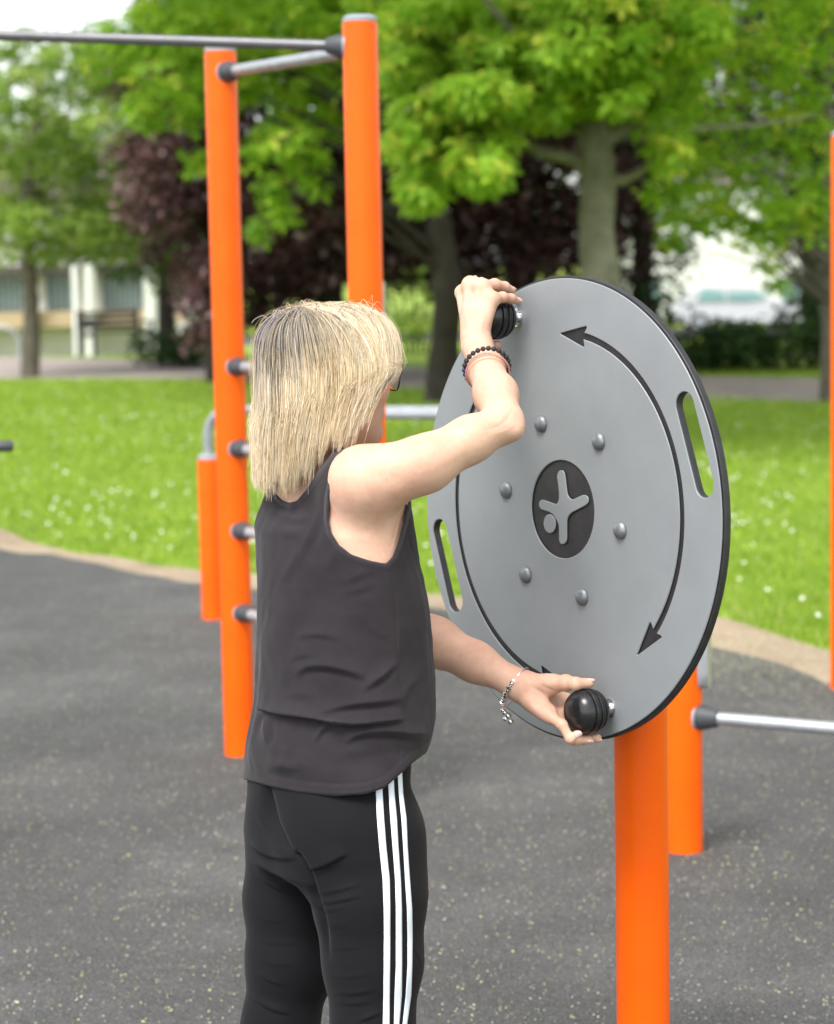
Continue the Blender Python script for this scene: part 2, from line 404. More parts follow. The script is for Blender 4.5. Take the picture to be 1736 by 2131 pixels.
def ramp(nt, f, stops):
    r = nt.nodes.new('ShaderNodeValToRGB'); e = r.color_ramp.elements
    while len(e) < len(stops): e.new(.5)
    for i, (p, c) in enumerate(stops): e[i].position = p; e[i].color = (*c, 1)
    nt.links.new(f, r.inputs[0]); return r.outputs[0]
def mixc(nt, fac, a, b, mode='MIX'):
    m = nt.nodes.new('ShaderNodeMix'); m.data_type = 'RGBA'; m.blend_type = mode
    if isinstance(fac, float): m.inputs[0].default_value = fac
    else: nt.links.new(fac, m.inputs[0])
    for i, q in ((6, a), (7, b)):
        if isinstance(q, tuple): m.inputs[i].default_value = (*q, 1)
        else: nt.links.new(q, m.inputs[i])
    return m.outputs[2]
def bumpn(nt, b, h, s, d):
    bp = nt.nodes.new('ShaderNodeBump'); bp.inputs['Strength'].default_value = s; bp.inputs['Distance'].default_value = d
    nt.links.new(h, bp.inputs['Height']); nt.links.new(bp.outputs[0], b.inputs['Normal'])
def g_grass(nt, b, s):
    a = ramp(nt, noise(nt, s, .9, 5), [(.3, (.19, .29, .035)), (.5, (.27, .39, .05)), (.72, (.35, .46, .075))])
    f = ramp(nt, noise(nt, s, 34, 6, .75), [(.32, (.45, .5, .35)), (.66, (1.25, 1.2, 1.1))])
    c = mixc(nt, 1., a, f, 'MULTIPLY'); nt.links.new(c, b.inputs['Base Color']); b.inputs['Roughness'].default_value = .8
    bumpn(nt, b, noise(nt, s, 60, 5), .8, .03)
def g_asphalt(nt, b, s):
    a = ramp(nt, noise(nt, s, 1.1, 6, .7), [(.3, (.074, .074, .072)), (.5, (.096, .0955, .093)), (.7, (.135, .134, .129))])
    f = ramp(nt, noise(nt, s, 160, 5, .8), [(.3, (.25, .25, .25)), (.5, (.95, .95, .95)), (.68, (2.1, 2.1, 2.0))])
    c = mixc(nt, 1., a, f, 'MULTIPLY')
    v = nt.nodes.new('ShaderNodeTexVoronoi'); v.inputs['Scale'].default_value = 95; v.inputs['Randomness'].default_value = 1; nt.links.new(s, v.inputs['Vector'])
    th = ramp(nt, v.outputs['Distance'], [(.0, (1, 1, 1)), (.16, (1, 1, 1)), (.24, (0, 0, 0))])
    sep = nt.nodes.new('ShaderNodeSeparateColor'); nt.links.new(v.outputs['Color'], sep.inputs[0])
    pk = ramp(nt, sep.outputs[0], [(.0, (0, 0, 0)), (.88, (0, 0, 0)), (.93, (1, 1, 1))])
    k = mixc(nt, 1., th, pk, 'MULTIPLY')
    c = mixc(nt, k, c, (.34, .335, .30)); nt.links.new(c, b.inputs['Base Color']); b.inputs['Roughness'].default_value = .85
    bumpn(nt, b, noise(nt, s, 120, 5, .75), 1., .009)
def g_gravel(nt, b, s):
    a = ramp(nt, noise(nt, s, 2.5, 6, .75), [(.3, (.26, .19, .13)), (.5, (.38, .29, .21)), (.7, (.46, .38, .27))])
    f = ramp(nt, noise(nt, s, 90, 5, .8), [(.3, (.5, .5, .5)), (.7, (1.3, 1.3, 1.25))])
    nt.links.new(mixc(nt, 1., a, f, 'MULTIPLY'), b.inputs['Base Color']); b.inputs['Roughness'].default_value = .9
    bumpn(nt, b, noise(nt, s, 90, 5), .8, .012)
def g_path(nt, b, s):
    a = ramp(nt, noise(nt, s, 1.3, 6, .7), [(.3, (.27, .225, .195)), (.7, (.36, .31, .28))]); nt.links.new(a, b.inputs['Base Color'])
    b.inputs['Roughness'].default_value = .9; bumpn(nt, b, noise(nt, s, 60, 4), .4, .01)
M['grass'] = nodes_ground('grass_ground', g_grass); M['asphalt'] = nodes_ground('asphalt', g_asphalt)
M['gravel'] = nodes_ground('gravel', g_gravel); M['path'] = nodes_ground('path', g_path)
def struct(o): o['kind'] = 'structure'; return o
ys = np.concatenate([np.arange(-12, 90, 2.), [100, 130, 180, 260, 400, 700]]); xs = np.concatenate([[-700, -300, -150, -90], np.arange(-60, 61, 4.), [90, 150, 300, 700]])
X, Y = np.meshgrid(xs, ys); v = np.c_[X.ravel(), Y.ravel(), gz(X, Y).ravel()]; nx = len(xs)
fs = np.array([(j*nx+i, j*nx+i+1, (j+1)*nx+i+1, (j+1)*nx+i) for j in range(len(ys)-1) for i in range(nx-1)])
struct(mk('ground', v, fs, M['grass'], smooth=True))
def curve(px, n=80):   # smooth ground curve through picture points
    p = np.array([G(*a)[:2] for a in px]); x = p[:, 0]; xx = np.linspace(x[0], x[-1], n)
    yy = np.interp(xx, x, p[:, 1])
    for _ in range(6): yy[1:-1] = (yy[:-2]+2*yy[1:-1]+yy[2:])/4
    return np.c_[xx, yy]
gr_edge = curve([(-1300, 860), (-500, 985), (0, 1103), (100, 1140), (200, 1160), (415, 1187), (900, 1243), (1500, 1283), (1600, 1312), (1736, 1352), (2100, 1500), (2700, 1900)], 160)
as_edge = curve([(-1300, 875), (-500, 1010), (0, 1148), (150, 1165), (300, 1195), (415, 1219), (900, 1270), (1480, 1345), (1600, 1372), (1736, 1425), (2100, 1600), (2700, 2100)], 160)
gr_edge[:, 1] += .05*np.sin(gr_edge[:, 0]*6.1)+.04*np.sin(gr_edge[:, 0]*14+1)+rng.normal(0, .012, 160)
as_edge[:, 1] += .05*np.sin(as_edge[:, 0]*5.1)+.03*np.sin(as_edge[:, 0]*17+1)+rng.normal(0, .012, 160)
def sheet(name, edge, ybot, z, mm):
    n = len(edge); v = [(a, b, z) for a, b in edge]+[(a, min(ybot, b-.5), z) for a, b in edge]
    return struct(mk(name, v, [(i, n+i, n+i+1, i+1) for i in range(n-1)], mm))
sheet('gravel_strip', gr_edge, -10, .004, M['gravel']); sheet('asphalt_surface', as_edge, -10, .008, M['asphalt'])
pn = np.array([G(*a)[:2] for a in [(-500, 795), (0, 788), (450, 791), (900, 812), (1480, 829), (1736, 840), (2200, 862)]])
pf_ = np.array([G(*a)[:2] for a in [(-500, 748), (0, 744), (450, 750), (880, 768), (1480, 784), (1736, 789), (2200, 800)]])
k = len(pn); v = [(a, b, .004) for a, b in pn]+[(a, b, .004) for a, b in pf_]
struct(mk('path', v, [(i, i+1, k+i+1, k+i) for i in range(k-1)], M['path']))
# far road for the parked car
struct(mk('road', [(-90, 67, -.74), (90, 67, -.74), (90, 76, -.74), (-90, 76, -.74)], [(0, 1, 2, 3)], M['asphalt']))

# ------------------------------------------------------------------ leaf clouds
def leafmat(name, base, tr=.35, rough=.5):
    m = bpy.data.materials.new(name); m.use_nodes = True; nt = m.node_tree; N = nt.nodes; L = nt.links; b = N['Principled BSDF']
    at = N.new('ShaderNodeAttribute'); at.attribute_name = 'Col'
    tc = N.new('ShaderNodeTexCoord'); r = ramp(nt, noise(nt, tc.outputs['Object'], 3., 3), [(.3, (.8, .85, .8)), (.7, (1.2, 1.12, 1.1))])
    c = mixc(nt, 1., at.outputs['Color'], r, 'MULTIPLY'); L.new(c, b.inputs['Base Color']); b.inputs['Roughness'].default_value = rough; b.inputs['Specular IOR Level'].default_value = .35
    t = N.new('ShaderNodeBsdfTranslucent'); L.new(c, t.inputs['Color']); ms = N.new('ShaderNodeMixShader'); ms.inputs[0].default_value = tr
    L.new(b.outputs[0], ms.inputs[1]); L.new(t.outputs[0], ms.inputs[2]); L.new(ms.outputs[0], N['Material Output'].inputs[0])
    return m
M['leaf'] = leafmat('leaf_green', None, .52); M['leafp'] = leafmat('leaf_purple', None, .15); M['leafd'] = leafmat('leaf_dark', None, .2)
def leaves(name, cen, size, cols, mm, parent, droop=.35, kind=None, leaflets=1, flat=.6):
    """cen Nx3; each entry a spray of `leaflets` blades around a drooping centre"""
    N = len(cen); k = leaflets
    nrmv = rng.normal(0, 1, (N, 3)); nrmv[:, 2] = np.abs(nrmv[:, 2])+flat*2.2; nrmv /= np.linalg.norm(nrmv, axis=1)[:, None]
    a = rng.normal(0, 1, (N, 3)); u = np.cross(nrmv, a); u /= np.linalg.norm(u, axis=1)[:, None]; w = np.cross(nrmv, u)
    size = np.broadcast_to(size, (N,))*rng.uniform(.65, 1.3, N)
    V_ = []; 
    th0 = rng.uniform(0, 2*pi, N)
    for j in range(k):
        th = th0+(j-(k-1)/2)*(2*pi/max(k, 1))*.86 if k > 1 else th0
        d = np.cos(th)[:, None]*u+np.sin(th)[:, None]*w; s = np.cross(nrmv, d)
        d = d-nrmv*droop*rng.uniform(.3, 1.3, N)[:, None]; 
        L_ = size[:, None]; c = cen+d*L_*(.08 if k > 1 else 0)
        V_.append(np.stack([c, c+d*L_*.55+s*L_*.27+nrmv*L_*.05, c+d*L_*1.05-nrmv*L_*.1, c+d*L_*.55-s*L_*.27+nrmv*L_*.05], 1))
    V_ = np.stack(V_, 1).reshape(-1, 3)
    nf = N*k; f = np.arange(nf*4).reshape(-1, 4)
    o = mk(name, V_, f, mm, parent)
    vcol(o, np.repeat(cols, k*4, axis=0)*rng.uniform(.88, 1.12, (nf, 1)).repeat(4, 0))
    if kind: o['kind'] = kind
    return o
def clump(c, r, n, shell=.5):
    c = np.asarray(c); r = np.broadcast_to(r, (3,))
    d = rng.normal(0, 1, (n, 3)); d /= np.linalg.norm(d, axis=1)[:, None]
    return c+d*r*(rng.uniform(shell**3, 1, n)**(1/3))[:, None]
def trunk(name, pts, rad, mm, parent, seg=14, knob=.06):
    pts = np.array(pts, float); n = len(pts); t = np.linspace(0, n-1, (n-1)*6+1)
    q = np.stack([np.interp(t, range(n), pts[:, i]) for i in range(3)], 1); r = np.interp(t, range(n), rad)
    for _ in range(3): q[1:-1] = (q[:-2]+2*q[1:-1]+q[2:])/4
    r = r*(1+knob*rng.normal(0, 1, len(r))); mb = MB(); mb.tube(q, r, seg); return mb.go(name, mm, parent, True, None)
def join_tubes(name, specs, mm, parent, seg=10):
    for pts, rad in specs:
        mb = MB()
        pts = np.array(pts, float); n = len(pts); t = np.linspace(0, n-1, (n-1)*5+1)
        q = np.stack([np.interp(t, range(n), pts[:, i]) for i in range(3)], 1); r = np.interp(t, range(n), rad)
        for _ in range(2): q[1:-1] = (q[:-2]+2*q[1:-1]+q[2:])/4
        mb.tube(q, r*(1+.05*rng.normal(0, 1, len(r))), seg); mb.go(name, mm, parent, True, None)
M['bark'] = mat('grey_bark', (.235, .225, .165), .9, .2, var=(.12, .12, .08), vscale=5, detail=8, bump=.9, bscale=14, bdist=.03)
M['barkd'] = mat('dark_bark', (.05, .042, .035), .9, .2, var=(.03, .025, .02), vscale=6, bump=.8, bscale=14, bdist=.03)
M['barkm'] = mat('brown_bark', (.16, .14, .11), .9, .2, var=(.09, .08, .06), vscale=6, bump=.8, bscale=14, bdist=.03)
def cols(n, a, b, c=None, pc=.15):
    t = rng.uniform(0, 1, (n, 1)); o = np.array(a)*(1-t)+np.array(b)*t
    if c is not None: k = rng.uniform(0, 1, n) < pc; o[k] = c
    return o
YG = ((.17, .33, .018), (.30, .47, .03)); 

# main tree -----------------------------------------------------
TZ = 19.5
def Q(x, y, dz=0.): return P(x, y, TZ+dz)
b0 = Q(1262, 900); b0 = V3(b0[0], b0[1], 0)
T2 = thing('broadleaf_tree', b0, 'big tree with thick grey trunk and bright green leaf sprays above the wheel', 'tree')
trunk('trunk', [b0-Z*.1, b0+Z*.5, Q(1252, 590), Q(1240, 480), Q(1246, 400), Q(1238, 300), Q(1232, 200), Q(1238, 60), Q(1246, -150), Q(1230, -500)],
      [.27, .21, .172, .15, .158, .15, .125, .10, .085, .06], M['bark'], T2, 18, .03)
limbs = [([Q(1225, 345), Q(1190, 328), Q(1130, 318), Q(1070, 286), Q(1000, 240, -.6), Q(900, 215, -1)], [.08, .062, .055, .045, .03, .015]),
         ([Q(1225, 270), Q(1165, 262, .4), Q(1100, 265, .8), Q(1010, 262, 1.2)], [.06, .038, .03, .015]),
         ([Q(1245, 375), Q(1300, 375), Q(1345, 350), Q(1380, 300), Q(1390, 240)], [.085, .05, .04, .03, .02]),
         ([Q(1245, 300), Q(1310, 262), Q(1370, 225), Q(1430, 160), Q(1500, 20), Q(1530, -200)], [.09, .06, .05, .04, .035, .02]),
         ([Q(1310, 262), Q(1420, 268, .5), Q(1560, 262, 1), Q(1700, 240, 1.4)], [.035, .025, .02, .012]),
         ([Q(1235, 250), Q(1180, 200), Q(1120, 150, -.6), Q(1060, 60, -1.2), Q(960, -60, -1.8)], [.07, .05, .04, .03, .02]),
         ([Q(1160, 180), Q(1040, 185, -.5), Q(930, 190, -1.), Q(840, 230, -1.3)], [.03, .025, .018, .01]),
         ([Q(1240, 120), Q(1290, 60, -.8), Q(1350, 0, -1.5)], [.05, .035, .02]),
         ([Q(1238, 40), Q(1160, -80, .8), Q(1040, -260, 1.6)], [.06, .05, .02]), ([Q(1245, -60), Q(1350, -220, 1), Q(1500, -420, 2)], [.06, .05, .02])]
join_tubes('limb', limbs, M['bark'], T2)
cl = [(1130, 80, 95, 60), (1030, 110, 80, 50), (930, 90, 85, 60), (860, 150, 70, 50), (1200, 110, 100, 70), (1290, 110, 100, 65), (1370, 70, 90, 55), (1100, 180, 110, 45), (1000, 200, 95, 45),
      (900, 235, 75, 45), (1220, 190, 95, 45), (1330, 175, 80, 45), (860, 300, 50, 45), (960, 330, 70, 45), (1010, 355, 45, 40), (880, 385, 45, 50), (1035, 290, 40, 30), (1390, 310, 32, 45), (1340, 240, 55, 26),
      (1080, 20, 120, 40), (1250, 20, 140, 45), (940, 20, 100, 40), (1410, 160, 55, 70), (1440, 60, 70, 60), (1180, 235, 50, 25), (1290, 215, 50, 20), (960, 265, 60, 22), (850, 60, 60, 60), (1130, 240, 60, 16), (1000, 380, 28, 22)]
C = []
for x, y, rx, ry in cl:
    n = int(rx*ry*.062); s = TZ/F
    C.append(clump(P(x, y, TZ+rng.uniform(-1.4, .8)), (rx*s, 1., ry*s), n, .3))
for k in range(70):     # rest of the crown, mostly above the frame
    a = rng.uniform(0, 2*pi); r = rng.uniform(.3, 4.4); zz = rng.uniform(4.6, 8.5)
    C.append(clump(b0+V3(r*cos(a), r*sin(a), zz), (.9, .9, .5), 90, .3))
C = np.concatenate(C); co = cols(len(C), (.21, .40, .03), (.37, .58, .05), (.58, .64, .09), .15)
leaves('crown', C, .115, co, M['leaf'], T2, leaflets=5, droop=.45, flat=.5)

def simple_tree(name, lab, group, base, H_, tr, clumps, lsize, cc, mm, bark, dens, tpts=None, lfl=1, droop=.3, flat=.4, limb=True, shell=.45):
    t = thing(name, base, lab, 'tree', group)
    tp = tpts or [base-Z*.1, base+Z*H_*.3, base+Z*H_*.6+V3(.1, 0, 0), base+Z*H_*.95]
    trunk('trunk', tp, np.linspace(tr*1.25, tr*.35, len(tp)), bark, t)
    if limb:
        sp = []
        for (c, r) in clumps[:16]:
            c = np.array(c); s0 = tp[-1]*.5+tp[-2]*.5 if c[2] > tp[-2][2] else np.array(tp[-2]); h = max(min(c[2]-.6, tp[-1][2]), 1.2)
            f = (h-tp[0][2])/(tp[-1][2]-tp[0][2]); f = min(max(f, .35), .95)*(len(tp)-1); i = int(f); i = min(i, len(tp)-2)
            s0 = np.array(tp[i])*(1-(f-i))+np.array(tp[i+1])*(f-i)
            sp.append(([s0, s0*.5+c*.5+V3(0, 0, .1), c], [tr*.26, tr*.14, tr*.05]))
        join_tubes('limb', sp, bark, t, 7)
    C = np.concatenate([clump(c, r, max(12, int(dens*1.2*np.broadcast_to(r, (3,))[0]*max(np.broadcast_to(r, (3,))[2], .13))), shell) for c, r in clumps])
    leaves('crown', C, lsize, cols(len(C), *cc), mm, t, leaflets=lfl, droop=droop, flat=flat)
    return t
def rim(base, n, rmin, rmax, z0, z1, s):
    o = []
    for k in range(n):
        a = rng.uniform(0, 2*pi); z = rng.uniform(z0, z1); f = sin(pi*min(max((z-z0+.6)/(z1-z0+1.2), 0.05), .95))**.5; r = (rmin+(rmax-rmin)*rng.uniform(0, 1)**.5)*f
        o.append((base+V3(r*cos(a), r*sin(a), z-base[2]), (s*rng.uniform(.7, 1.3), s*rng.uniform(.7, 1.3), s*.65)))
    return o
def pxcl(lst, dep, jit=1., ys=.8):
    return [(P(x, y, dep+rng.uniform(-jit, jit)), (rx*dep/F, max(rx, ry)*dep/F*.8, ry*dep/F)) for x, y, rx, ry in lst]
# left-centre green tree whose branch hangs between the orange posts; dark trunk left of wheel
b3 = gxd(917, 26.8); D3 = 25.5
l3 = [(560, 40, 120, 60), (660, 60, 90, 60), (420, 60, 110, 60), (300, 60, 100, 60), (760, 130, 70, 70), (680, 180, 80, 60), (580, 150, 110, 70), (450, 160, 100, 65), (350, 170, 80, 60), (300, 240, 55, 35), (420, 250, 60, 35), (620, 240, 80, 40),
      (540, 290, 30, 45), (415, 335, 45, 34), (600, 300, 75, 35), (640, 345, 45, 40), (655, 360, 30, 55), (560, 400, 38, 45), (590, 440, 32, 36), (545, 475, 28, 30), (820, 160, 50, 60), (850, 230, 50, 40), (840, 60, 60, 60), (230, 110, 60, 60), (520, 330, 25, 30), (700, 270, 50, 30), (480, 20, 160, 40), (780, 30, 100, 40)]
c3 = pxcl(l3, D3, 1.)+rim(b3, 40, .5, 5., 4.8, 9., 1.)
tp = [b3-Z*.1, P(925, 730, 26.6), P(935, 600, 26.2), P(900, 400, 26), P(820, 200, 25.9), P(760, 0, 25.9), P(720, -300, 26)]
simple_tree('broadleaf_tree', 'green tree with dark trunk left of the wheel, a branch hanging between the orange posts', None, b3, 7, .17, c3, .12, ((.21, .40, .03), (.37, .58, .05), (.56, .63, .08), .12), M['leaf'], M['barkd'], 440, tp, 5, .45)
# right tree
b4 = gxd(1724, 25.5); D4 = 21.5
l4 = [(1440, 235, 50, 34), (1490, 250, 50, 34), (1410, 275, 40, 26), (1400, 200, 50, 50), (1595, 545, 24, 26), (1612, 590, 22, 18), (1400, 500, 26, 14), (1560, 505, 40, 12), (1420, 350, 60, 24), (1380, 395, 50, 22), (1460, 420, 60, 24), (1560, 400, 80, 30), (1640, 430, 70, 30), (1420, 465, 50, 18), (1500, 330, 70, 30), (1450, 300, 50, 24), (1600, 480, 50, 20), (1690, 480, 50, 30), (1500, 470, 50, 14), (1560, 50, 110, 60), (1680, 60, 90, 70), (1600, 140, 80, 55), (1700, 160, 70, 60), (1540, 200, 60, 40), (1640, 240, 80, 45), (1700, 300, 60, 60), (1560, 290, 70, 40), (1520, 350, 60, 24), (1620, 360, 90, 40), (1440, 385, 60, 16), (1500, 400, 80, 24),
      (1400, 432, 48, 15), (1480, 445, 70, 22), (1570, 440, 80, 30), (1660, 420, 70, 36), (1560, 470, 60, 18), (1650, 470, 60, 24), (1612, 500, 18, 22), (1700, 400, 40, 40), (1500, 120, 50, 50)]
simple_tree('broadleaf_tree', 'green tree at the right edge with low layered branches over the parked car', None, b4, 6.5, .085, pxcl(l4, D4, 1.)+rim(b4, 40, .5, 4.5, 4.6, 8., .9), .105,
            ((.19, .37, .025), (.38, .60, .04), (.58, .66, .07), .14), M['leaf'], M['barkm'], 430, [b4-Z*.1, b4+Z*1., b4+Z*3.2, b4+Z*6], 4, .3)
# left young tree
b1_ = G(62, 785); l1 = [(20, 480, 60, 45), (100, 515, 60, 35), (-10, 535, 40, 25), (180, 470, 60, 40), (270, 420, 60, 45), (10, 440, 60, 40), (130, 280, 70, 50), (60, 340, 60, 50), (60, 110, 80, 60), (160, 130, 90, 60), (260, 160, 80, 60), (350, 200, 60, 60), (40, 200, 80, 60), (140, 230, 90, 60), (240, 260, 90, 60), (330, 290, 50, 60), (30, 300, 70, 60), (120, 330, 80, 60), (220, 360, 80, 60), (300, 380, 50, 50),
       (40, 390, 60, 50), (130, 420, 80, 50), (220, 450, 70, 45), (300, 460, 45, 40), (60, 460, 50, 40), (150, 500, 70, 35), (240, 510, 70, 35), (-60, 200, 80, 80), (-60, 350, 70, 80), (320, 110, 50, 40)]
tp = [b1_-Z*.1, P(66, 640, 34.9), P(58, 530, 34.8), P(50, 430, 34.8), P(70, 300, 34.8), P(90, 100, 34.8)]
simple_tree('broadleaf_tree', 'slim young tree on the grass at the left edge, in front of the path', None, b1_, 5, .12, pxcl(l1, 34.6, 1.4)+rim(b1_, 12, .3, 2.6, 7.4, 8.8, .8), .12,
            ((.24, .38, .07), (.38, .53, .11), (.50, .60, .17), .1), M['leaf'], M['barkm'], 620, tp, 4, .25)
# purple-leaved trees
PU = ((.030, .013, .013), (.065, .026, .028), (.15, .085, .095), .10); PL = ((.10, .045, .05), (.20, .105, .115), (.36, .26, .27), .18)
bp1 = gxd(455, 32.5); l = [(250, 320, 28, 40), (275, 385, 34, 40), (300, 300, 40, 45), (262, 440, 24, 28), (440, 690, 40, 40), (470, 740, 35, 30), (400, 700, 30, 30), (350, 420, 60, 60), (360, 300, 60, 60), (400, 440, 60, 60), (440, 560, 60, 60), (390, 600, 40, 45), (460, 240, 60, 60), (400, 270, 70, 50), (330, 330, 70, 50), (420, 370, 80, 60), (300, 390, 45, 45), (370, 440, 70, 50), (300, 450, 50, 30), (440, 490, 70, 60), (400, 560, 50, 50), (450, 620, 50, 60), (400, 640, 30, 30), (480, 400, 60, 60), (500, 300, 60, 60), (480, 560, 60, 60), (340, 480, 40, 25), (480, 680, 40, 40), (430, 200, 40, 40)]
simple_tree('purple_leaf_tree', 'purple-leaved tree showing at both sides of the left orange post', 'purple-leaved trees', bp1, 5.5, .16, pxcl(l, 32, .8)+rim(bp1+V3(1, .6, 0), 18, .2, 2., 1., 6.5, .9), .13, PL, M['leafp'], M['barkd'], 1500)
bp2 = gxd(690, 33.5)
simple_tree('purple_leaf_tree', 'dark purple-leaved tree behind the woman and the middle orange post', 'purple-leaved trees', bp2, 6, .18, rim(bp2, 110, .3, 3.0, 1.2, 7.6, .95), .15, PU, M['leafp'], M['barkd'], 470)
bp3 = gxd(1090, 32.2)
simple_tree('purple_leaf_tree', 'dark purple-leaved tree behind the wheel and the thick grey trunk', 'purple-leaved trees', bp3, 6, .2, rim(bp3, 120, .3, 2.2, 1.5, 7.8, .8)+rim(bp3-V3(.9, 0, 0), 40, .2, 2.2, 1.5, 7.8, .9), .15, PU, M['leafp'], M['barkd'], 480)
bp4 = gxd(1690, 37.5); c4_ = gxd(1530, 37.5)
PM = ((.028, .016, .014), (.07, .045, .03), (.14, .15, .06), .12)
simple_tree('purple_leaf_tree', 'shaded purple-brown tree behind the right-hand green tree and above the white house gap', 'purple-leaved trees', bp4, 6, .12, [(c4_+V3(rng.uniform(-2.5, 2.4), rng.uniform(-.8, .8), rng.uniform(3.2, 7.8)), (.75, .7, .5)) for _ in range(120)]+[(bp4+V3(rng.uniform(-.2, .7), rng.uniform(-.5, .5), rng.uniform(.9, 3.4)), (.5, .5, .4)) for _ in range(26)], .13, PM, M['leafp'], M['barkd'], 420)
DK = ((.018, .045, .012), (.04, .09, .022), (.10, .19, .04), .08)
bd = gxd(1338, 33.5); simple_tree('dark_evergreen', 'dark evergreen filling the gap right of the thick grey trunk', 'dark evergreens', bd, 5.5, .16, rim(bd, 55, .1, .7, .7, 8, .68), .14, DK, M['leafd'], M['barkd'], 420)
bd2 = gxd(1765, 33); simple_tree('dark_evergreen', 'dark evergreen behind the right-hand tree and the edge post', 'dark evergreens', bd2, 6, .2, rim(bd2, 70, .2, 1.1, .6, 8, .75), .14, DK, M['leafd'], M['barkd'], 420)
bd3 = gxd(350, 40); simple_tree('broadleaf_tree', 'shaded dark green tree above the bench, left of the purple tree', None, bd3, 5.5, .15, pxcl([(160, 500, 50, 40), (120, 540, 40, 24), (220, 500, 70, 45), (300, 530, 70, 45), (360, 500, 70, 60), (340, 580, 40, 30), (270, 570, 40, 22), (400, 580, 36, 36), (180, 520, 50, 35), (250, 540, 60, 40), (330, 550, 60, 40), (390, 530, 60, 50), (300, 480, 90, 50), (380, 460, 60, 50), (200, 460, 80, 50), (230, 400, 80, 60)], 39.5, 1)+rim(bd3, 14, .2, 1.2, 4.4, 5.8, .8), .15, ((.04, .10, .015), (.10, .20, .03), (.2, .3, .05), .1), M['leaf'], M['barkd'], 700)
# sunny shrub glimpsed between purple trees, far row beyond
def shrub(x, dep, w, h, lab, cc, mm, dens=420, ls=.12, grp='shrubs behind the path', name='shrub'):
    b = gxd(x, dep); b = V3(b[0], b[1], float(gz(b[0], b[1]))); t = thing(name, b, lab, 'shrub', grp)
    cs = []
    for k in range(int(8+w*5)):
        r = .45; cs.append((b+V3(rng.uniform(-w, w)*.5, rng.uniform(-.5, .5), rng.uniform(.2, max(h-.3, .3))), (r, r*.9, r*.7)))
    C = np.concatenate([clump(c, r, int(dens*.25), .4) for c, r in cs]); leaves('foliage', C, ls, cols(len(C), *cc), mm, t)
    mb = MB()
    for k in range(5): mb.tube([b+V3(k*.08-.16, 0, -.05), b+V3((k-2)*w*.18, 0, h*.75)], [.03, .01], 6)
    mb.go('stem', M['barkd'], t); return t
SY = ((.16, .27, .03), (.28, .40, .06), (.4, .5, .1), .1)
shrub(865, 41, 1.6, 2.2, 'yellow-green sunlit shrub seen between the woman and the dark trunk', SY, M['leaf'])
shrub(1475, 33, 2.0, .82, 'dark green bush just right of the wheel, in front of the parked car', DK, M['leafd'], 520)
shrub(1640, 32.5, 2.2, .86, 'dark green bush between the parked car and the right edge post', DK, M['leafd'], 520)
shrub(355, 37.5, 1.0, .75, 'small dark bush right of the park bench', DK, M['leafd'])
# far tree line closing the horizon
for i, x in enumerate(np.linspace(-50, 50, 15)):
    b = V3(x+rng.uniform(-1.5, 1.5), 97+rng.uniform(-3, 3), -.75)
    nm = ['first','second','third','fourth','fifth','sixth','seventh','eighth','ninth','tenth','eleventh','twelfth','thirteenth','fourteenth','fifteenth'][i]
    if b[0] < 1: hh = rng.uniform(6.5, 8.)
    else: hh = rng.uniform(9, 12)
    simple_tree('distant_tree', nm+' from the left in the row of far green trees beyond the road', 'far row of trees', b, hh*.7, .22, rim(b, 50, .5, 3.3, 1.2, hh, 1.5), .30, ((.08, .17, .025), (.17, .29, .05), (.25, .36, .07), .1), M['leaf'], M['barkm'], 75, limb=False)

# grass blades and daisies
def stuff(name, v, f, mm, c, lab, cat):
    o = mk(name, v, f, mm); vcol(o, c); tag(o, lab, cat, kind='stuff'); return o
def on_grass(n, y0, y1, dens_pow=1.3):
    yy = y0+(y1-y0)*rng.uniform(0, 1, n)**dens_pow; xx = rng.uniform(-.24, .24, n)*yy*1.05
    e = np.interp(xx, gr_edge[:, 0], gr_edge[:, 1]); k = yy > e+.02
    xx, yy = xx[k], yy[k]
    q = np.interp(xx, pn[:, 0], pn[:, 1]); q2 = np.interp(xx, pf_[:, 0], pf_[:, 1]); k = (yy < q-.05) | (yy > q2+.05)
    return np.c_[xx[k], yy[k], np.zeros(k.sum())]
g = on_grass(150000, 8.8, 34, 1.25); n = len(g); hgt = rng.uniform(.025, .07, n); a = rng.uniform(0, pi, n); wv = np.c_[np.cos(a), np.sin(a), 0*a]*.004*(1+g[:, 1:2]/12)
lean = np.c_[rng.normal(0, .02, (n, 2)), hgt]
v = np.stack([g-wv, g+wv, g+lean], 1).reshape(-1, 3)
gc = cols(n, (.22, .36, .03), (.38, .54, .07), (.5, .55, .2), .08)
stuff('grass_blades', v, np.arange(3*n).reshape(-1, 3), M['leaf'], np.repeat(gc, 3, 0), 'short bright green mown grass between the tarmac and the path', 'grass')
g = on_grass(950, 10, 34, 1.1); 
ctr = np.c_[rng.uniform(-.24, .24, 26)*22, rng.uniform(12, 26, 26)]; pick = rng.uniform(0, 1, len(g)) < .55
ci = rng.integers(0, 26, len(g)); g[pick, :2] = (ctr[ci]+rng.normal(0, .45, (len(g), 2))*[1.6, 1])[pick]
e = np.interp(g[:, 0], gr_edge[:, 0], gr_edge[:, 1]); g = g[(g[:, 1] > e+.1) & (g[:, 1] < np.interp(g[:, 0], pn[:, 0], pn[:, 1])-.3)]
n = len(g); th = np.arange(6)*pi/3; r = rng.uniform(.006, .011, n); v = g[:, None, :]+np.stack([np.cos(th), np.sin(th), 0*th], 1)[None]*r[:, None, None]
v[:, :, 2] += .065+rng.uniform(-.35, .35, (n, 1))*0; v[:, :, 2] += (v[:, :, 1]-g[:, None, 1])*.7
